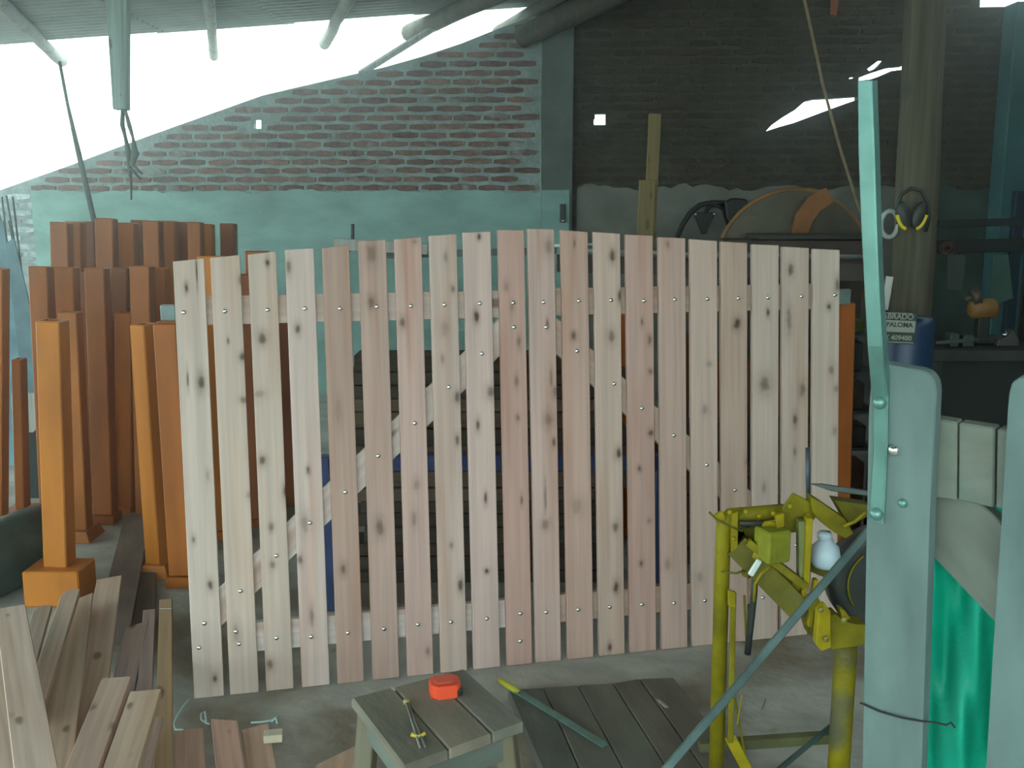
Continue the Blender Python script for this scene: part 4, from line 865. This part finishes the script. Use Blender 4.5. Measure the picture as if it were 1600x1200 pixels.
plate('hood', [(1268, 776), (1281, 784), (1322, 812), (1334, 834), (1322, 842), (1300, 830), (1278, 812), (1270, 800)], Ym-.04, .05, YL)
plate('hood', [(1304, 782), (1360, 790), (1358, 806), (1330, 822), (1318, 806)], Ym-.02, .05, YD)
pipe('hood_lip', [(1318, 822), (1336, 815), (1352, 800)], .004, YB, None, Ym-.06)
plate('guide_flat', [(1267, 757), (1285, 757), (1360, 768), (1362, 776), (1300, 768)], Ym-.05, .012, (.12, .14, .13), M_iron, 'bare grey steel flat')
pipe('guide_rod', [(1262, 700), (1263, 782)], .006, (.08, .10, .13), M_iron, Ym+.05)
# lower bearing block at the right leg
plate('bearing_plate', [(1279, 955), (1290, 945), (1298, 955), (1299, 1012), (1284, 1018), (1275, 1008)], 2.42, .03, YB)
plate('bearing_plate', [(1296, 962), (1308, 960), (1318, 972), (1334, 976), (1352, 976), (1352, 1008), (1300, 1016)], 2.46, .05, YL)
plate('motor_mount', [(1255, 968), (1275, 950), (1290, 960), (1280, 1004), (1262, 990)], 2.52, .03, YD)
for x, y in ((1282, 952), (1290, 998), (1318, 968)): obj('bolt_head', b_lathe([(.008, 0), (.008, .006), (0, .008)], 6), M_iron, ym, T(my(x, y, 2.415)) @ Matrix.Rotation(math.pi/2, 4, 'X'), (.25, .22, .05))
# thin rods and lower crossbars
beam('hanging_bar', (1146, 925), (1141, 1160), .014, .012, YL, Ym-.03)
beam('hanging_bar', (1163, 930), (1167, 1012), .006, .01, YL, Ym+.06)
pipe('hanging_chain', [(1180, 885), (1178, 930), (1172, 985), (1168, 1022)], .009, (.05, .06, .055), M_iron, Ym+.05)
beam('hook_rod', (1160, 1085), (1152, 1132), .004, .004, YB, Ym-.05)
beam('lower_brace', (1140, 1150), (1172, 1212), .03, .012, YB, Ym-.02)
beam('lower_crossbar', (1092, 1166), (1320, 1150), .028, .03, (.12, .12, .05), 2.68)
beam('side_rod', (1148, 1090), (1168, 1200), .006, .006, YL, Ym+.1)
# big dark flywheel with yellow inner edge
fc = my(1378, 905, 2.62)
obj('flywheel', b_lathe([(.02, -.035), (.045, -.035), (.05, -.012), (.115, -.012), (.12, -.035), (.148, -.035), (.15, .035), (.12, .035), (.02, .03)], 48, Matrix.Rotation(math.pi/2, 4, 'X')), M_iron, ym, T(fc), (.045, .05, .045), 'dark flywheel', True)
obj('wheel_line', b_tube(arcpts(fc-V((0, .04, 0)), .105, 130, 215, 14, UX, UZ), .003, 6), M_yel, ym, Matrix(), YL, smooth=True)
# crusted paint, brackets and lugs that clutter the frame
plate('gusset', [(1150, 806), (1222, 800), (1222, 812), (1152, 818)], Ym+.015, .02, YD)
plate('bracket', [(1152, 824), (1196, 826), (1200, 862), (1188, 884), (1170, 858), (1150, 846)], Ym+.02, .03, YD)
plate('bracket', [(1181, 858), (1192, 860), (1188, 880), (1176, 872)], Ym-.05, .012, YB)
plate('bracket', [(1196, 884), (1212, 880), (1250, 918), (1242, 934), (1228, 926)], Ym-.045, .02, YL)
plate('bracket', [(1162, 872), (1172, 874), (1170, 905), (1160, 900)], Ym-.02, .012, YD)
plate('bracket', [(1138, 922), (1150, 926), (1150, 950), (1138, 948)], Ym-.045, .012, YB)
plate('lug', [(1212, 806), (1226, 802), (1226, 824), (1214, 826)], Ym-.06, .02, YB)
plate('lug', [(1118, 806), (1130, 800), (1134, 812), (1120, 820)], Ym-.04, .02, YB)
plate('lug', [(1265, 935), (1276, 930), (1284, 944), (1272, 958), (1262, 950)], 2.45, .03, YL)
plate('lug', [(1312, 950), (1322, 956), (1330, 968), (1316, 968)], 2.45, .03, YB)
plate('lug', [(1240, 905), (1256, 910), (1250, 928), (1236, 920)], Ym-.05, .02, YB)
pipe('control_wire', [(1108, 800), (1120, 812), (1140, 822), (1160, 830)], .003, YD, None, Ym-.06)
pipe('control_wire', [(1127, 893), (1150, 896), (1168, 890)], .003, YD, None, Ym-.04)
pipe('control_wire', [(1204, 886), (1190, 896), (1180, 912), (1178, 940)], .004, YB, None, Ym-.05)
beam('cross_strut', (1252, 880), (1300, 900), .02, .02, YD, Ym+.02)
for x, y in ((1140, 800), (1165, 799), (1186, 806), (1208, 802), (1146, 842), (1234, 790), (1262, 805)):
    obj('bolt_head', b_lathe([(.006, 0), (.006, .005), (0, .007)], 6), M_yel, ym, T(my(x, y, Ym-.035)) @ Matrix.Rotation(math.pi/2, 4, 'X'), YB)
# milky jug
jp = my(1288, 888, Ym-.01)
jg = thing('plastic_jug', 'bluish white plastic jug tucked into the yellow machine', 'jug', jp)
obj('body', b_lathe([(0, 0), (.026, .002), (.037, .015), (.039, .035), (.034, .058), (.02, .072), (.017, .082), (.0, .083)], 24), M_jug, jg, T(jp+V((0, 0, .002))), smooth=True)
obj('cap', b_lathe([(0, 0), (.018, 0), (.019, .012), (.016, .018), (0, .019)], 16), M_jug, jg, T(jp+V((-.004, 0, .082))), smooth=True)
A_, B_ = my(1172, 899, Ym-.08), my(1187, 875, Ym-.08)
solo('chalk_stick', 'short white stick stuck below the lime yellow box', 'stick', b_box(-.008, .008, -.005, .005, 0, (B_-A_).length, .003), M_plain, frame(A_, B_, V((0, -1, 0))), (.62, .66, .62))
# grey bars leaning through the machine
def leanbar(label, p1, Y1, p2, Y2, w, col, m=None):
    A__, B__ = my(*p1, Y1), my(*p2, Y2)
    return solo('leaning_bar', label, 'bar', b_box(-w/2, w/2, -.006, .006, 0, (B__-A__).length, .002), m or M_iron, frame(A__, B__, V((0, -1, .3))), col)
leanbar('long grey flat bar slanting across the yellow machine', (1000, 1250), 2.05, (1372, 812), 2.38, .019, (.12, .18, .17))
leanbar('second dark slanting bar low behind the right pipe leg', (1190, 1225), 2.45, (1306, 1128), 2.6, .013, (.06, .10, .09))
solo('bright_screw', 'small shiny screw on the floor under the yellow machine', 'screw', b_tube([atZ(1190, 1109, .004), atZ(1196, 1093, .004)], .004, 8), M_zinc)
solo('wood_chip', 'small pale wood chip on the floor under the machine', 'wood chip', b_box(-.015, .015, -.01, .01, 0, .004, .001), M_board, T(atZ(1207, 1143, 0)) @ Matrix.Rotation(.5, 4, 'Z'), (.4, .36, .27))
solo('wood_chip', 'slim pale splinter on the floor boards left of the machine', 'wood chip', b_box(-.006, .006, -.03, .03, 0, .004, .001), M_board, T(atZ(1035, 1100, .037)) @ Matrix.Rotation(.4, 4, 'Z'), (.4, .36, .27))
# ------------------------------------------------------------------ foreground garden gate at right
Q1, Q2, Q3 = atD(1358, 600, 1.36), atD(1575, 600, 1.235), atD(1358, 1200, 1.50)
KN = (Q2-Q1).cross(Q3-Q1).normalized()
if KN.dot(CAM-Q1) < 0: KN = -KN
def kp(px, py, off=0): return onplane(px, py, Q1+KN*off, KN)
downv = (kp(1452, 1190)-kp(1458, 640)).normalized()
base = kp(1450, 900)+downv*((kp(1450, 900).z)/(-downv.z))
kg = thing('garden_gate', 'weathered grey picket gate leaning in the right foreground', 'gate', base)
def kprism(name, pts, front, back, m, col, parent=kg, bev=.002, zdir=None, label=None):
    P = [kp(x, y, front) for x, y in pts]; o = P[0]
    zd = zdir or -downv; zd = (zd-KN*zd.dot(KN)).normalized()
    M = frame(o, o+zd, -KN); inv = M.inverted(); lp = [inv @ p for p in P]
    return obj(name, b_prism([(p.x, p.z) for p in lp], 0, front-back, bev=bev), m, parent, M, col, label)
GC = (.12, .168, .158)  # cyan cast of the light is put into the picket colour
def ext(pts_bottom, d=.55): pass
# pickets continue below the frame to the floor
def down_px(p, dist):
    q = kp(*p)+downv*dist
    v = q-CAM; dd = v.dot(FW); return (800+v.x/dd*FPX, 600-v.dot(UP)/dd*FPX)
pl1, pr1 = down_px((1348, 1200), .62), down_px((1440, 1200), .62)
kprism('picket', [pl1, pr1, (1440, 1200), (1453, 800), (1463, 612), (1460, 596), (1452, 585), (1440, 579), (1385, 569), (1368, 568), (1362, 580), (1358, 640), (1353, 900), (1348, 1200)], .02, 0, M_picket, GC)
pl2 = down_px((1541, 1200), .62)
kprism('picket', [pl2, down_px((1640, 1200), .62), (1640, 1200), (1664, 800), (1678, 640), (1672, 615), (1656, 604), (1604, 590), (1592, 590), (1581, 598), (1576, 615), (1575, 640), (1566, 800), (1553, 1000), (1541, 1200)], .02, 0, M_picket, (.11, .16, .152))  # second picket, same cyan light cast in its colour
rd = (kp(1575, 672)-kp(1462, 656)).normalized()
kprism('rail', [(1445, 776), (1445, 652), (1495, 660), (1494, 782)], -.001, -.022, M_picket, (.15, .165, .13), zdir=rd)
kprism('rail', [(1497, 782), (1498, 661), (1554, 669), (1552, 794)], -.001, -.022, M_picket, (.15, .16, .13), zdir=rd)
kprism('rail', [(1556, 794), (1558, 670), (1620, 680), (1618, 806)], -.001, -.022, M_picket, (.15, .165, .14), zdir=rd)
kprism('brace', [(1440, 852), (1440, 766), (1470, 770), (1530, 786), (1560, 812), (1620, 900), (1620, 1040), (1551, 967)], -.024, -.044, M_picket, (.17, .18, .15), zdir=(kp(1551, 967)-kp(1455, 850)).normalized())
for x, y, r in ((1398, 703, .0085), (1411, 786, .0065), ):
    obj('bolt_head', b_lathe([(r, 0), (r, r*.2), (r*.8, r*.6), (r*.4, r*.9), (0, r)], 16), M_zinc if r > .007 else M_galv, kg, frame(kp(x, y, .02), kp(x, y, .03), UP) , smooth=True)
# galvanised bent flat bar bolted to the picket
def ribbon(pl, pr, off, t, m, name, col=None, parent=None):
    b = bmesh.new(); R_ = []
    for (a, c_, o1) in zip(pl, pr, off):
        A__, B__ = kp(*a, o1), kp(*c_, o1)
        R_.append([b.verts.new(A__), b.verts.new(A__+KN*t*.6), b.verts.new(A__.lerp(B__, .08)+KN*t), b.verts.new(A__.lerp(B__, .90)+KN*t), b.verts.new(B__+KN*t*.5), b.verts.new(B__-KN*.012), b.verts.new(B__.lerp(A__, .06)-KN*.012)])
    for A__, B__ in zip(R_, R_[1:]):
        for j in range(7): b.faces.new((A__[j], A__[(j+1) % 7], B__[(j+1) % 7], B__[j]))
    b.faces.new(R_[0]); b.faces.new(R_[-1])
    return obj(name, b, m, parent, Matrix())
hb = thing('galvanized_strap', 'tall bent galvanised bar bolted upright to the foreground picket', 'metal bar', kp(1372, 812, .02))
ribbon([(1342, 126), (1343, 240), (1347, 350), (1352, 450), (1357, 540), (1361, 590), (1365, 625), (1366, 700), (1363, 760), (1358, 812)],
       [(1364, 126), (1368, 240), (1371, 350), (1375, 450), (1380, 540), (1383, 580), (1389, 618), (1388, 700), (1385, 760), (1382, 818)],
       [.05, .05, .05, .05, .045, .035, .022, .021, .021, .021], .004, M_galv, 'flat_bar', parent=hb)
for x, y in ((1375, 629), (1370, 803)):
    obj('bolt_head', b_lathe([(.009, 0), (.009, .002), (.0075, .006), (.004, .0085), (0, .0095)], 18), M_galv, hb, frame(kp(x, y, .0255), kp(x, y, .04), UP), smooth=True)
solo('tie_wire', 'thin dark wire tied across picket and green tarpaulin', 'wire', b_tube([kp(1344, 1098, .024), kp(1375, 1112, .024), kp(1410, 1122, .026), kp(1440, 1127, .022), kp(1462, 1129, .012), kp(1478, 1133, .004), kp(1486, 1129, .006), (kp(1492, 1137, .004))], .0016, 6), M_dark)
# green tarpaulin behind the pickets
b = bmesh.new(); nx, ny = 48, 40; grid = []
for i in range(nx+1):
    u = i/nx; col_ = []
    for j in range(ny+1):
        v = j/ny; px = 1420+u*230; py = 690+v*700
        pinch = math.exp(-((px-1482)/40)**2-((py-1132)/60)**2)
        off = -.070+.018*math.sin((px-1440+.14*(py-900))*.075+.5*math.sin(v*3))+.004*math.sin(px*.19-py*.012)+.03*pinch
        col_.append(b.verts.new(kp(px, py, off)))
    grid.append(col_)
for i in range(nx):
    for j in range(ny): b.faces.new((grid[i][j], grid[i+1][j], grid[i+1][j+1], grid[i][j+1]))
solo('green_tarpaulin', 'bright green creased tarpaulin hanging behind the foreground pickets', 'tarpaulin', b, M_tarp, None, None, None, True)
# ------------------------------------------------------------------ haze volume added to imitate lens glare and bloom
hz = bpy.data.materials.new('lens_glare_haze'); hz.use_nodes = True; nt = hz.node_tree; nt.nodes.remove(nt.nodes['Principled BSDF'])
vsn = nt.nodes.new('ShaderNodeVolumeScatter'); vsn.inputs['Density'].default_value = .016; vsn.inputs['Anisotropy'].default_value = .87
vsn.inputs['Color'].default_value = (.95, 1, .98, 1); nt.links.new(vsn.outputs[0], nt.nodes['Material Output'].inputs['Volume'])
hzb = b_prism([(-6.25, .002), (XR-.01, .002), (XR-.01, 3.83), (.37, 3.83), (.37, 3.29), (.29, roof_z(.29)-.03), (-6.25, roof_z(-6.25)-.03)], -2.15, 8.8)
for v in hzb.verts:
    if v.co.y > 0: v.co.y = 8.82-.08*v.co.x
solo('lens_glare_haze', 'thin haze added through the workshop to imitate lens glare', 'haze', hzb, hz)['kind'] = 'stuff'
print('bricks', n1, n2)
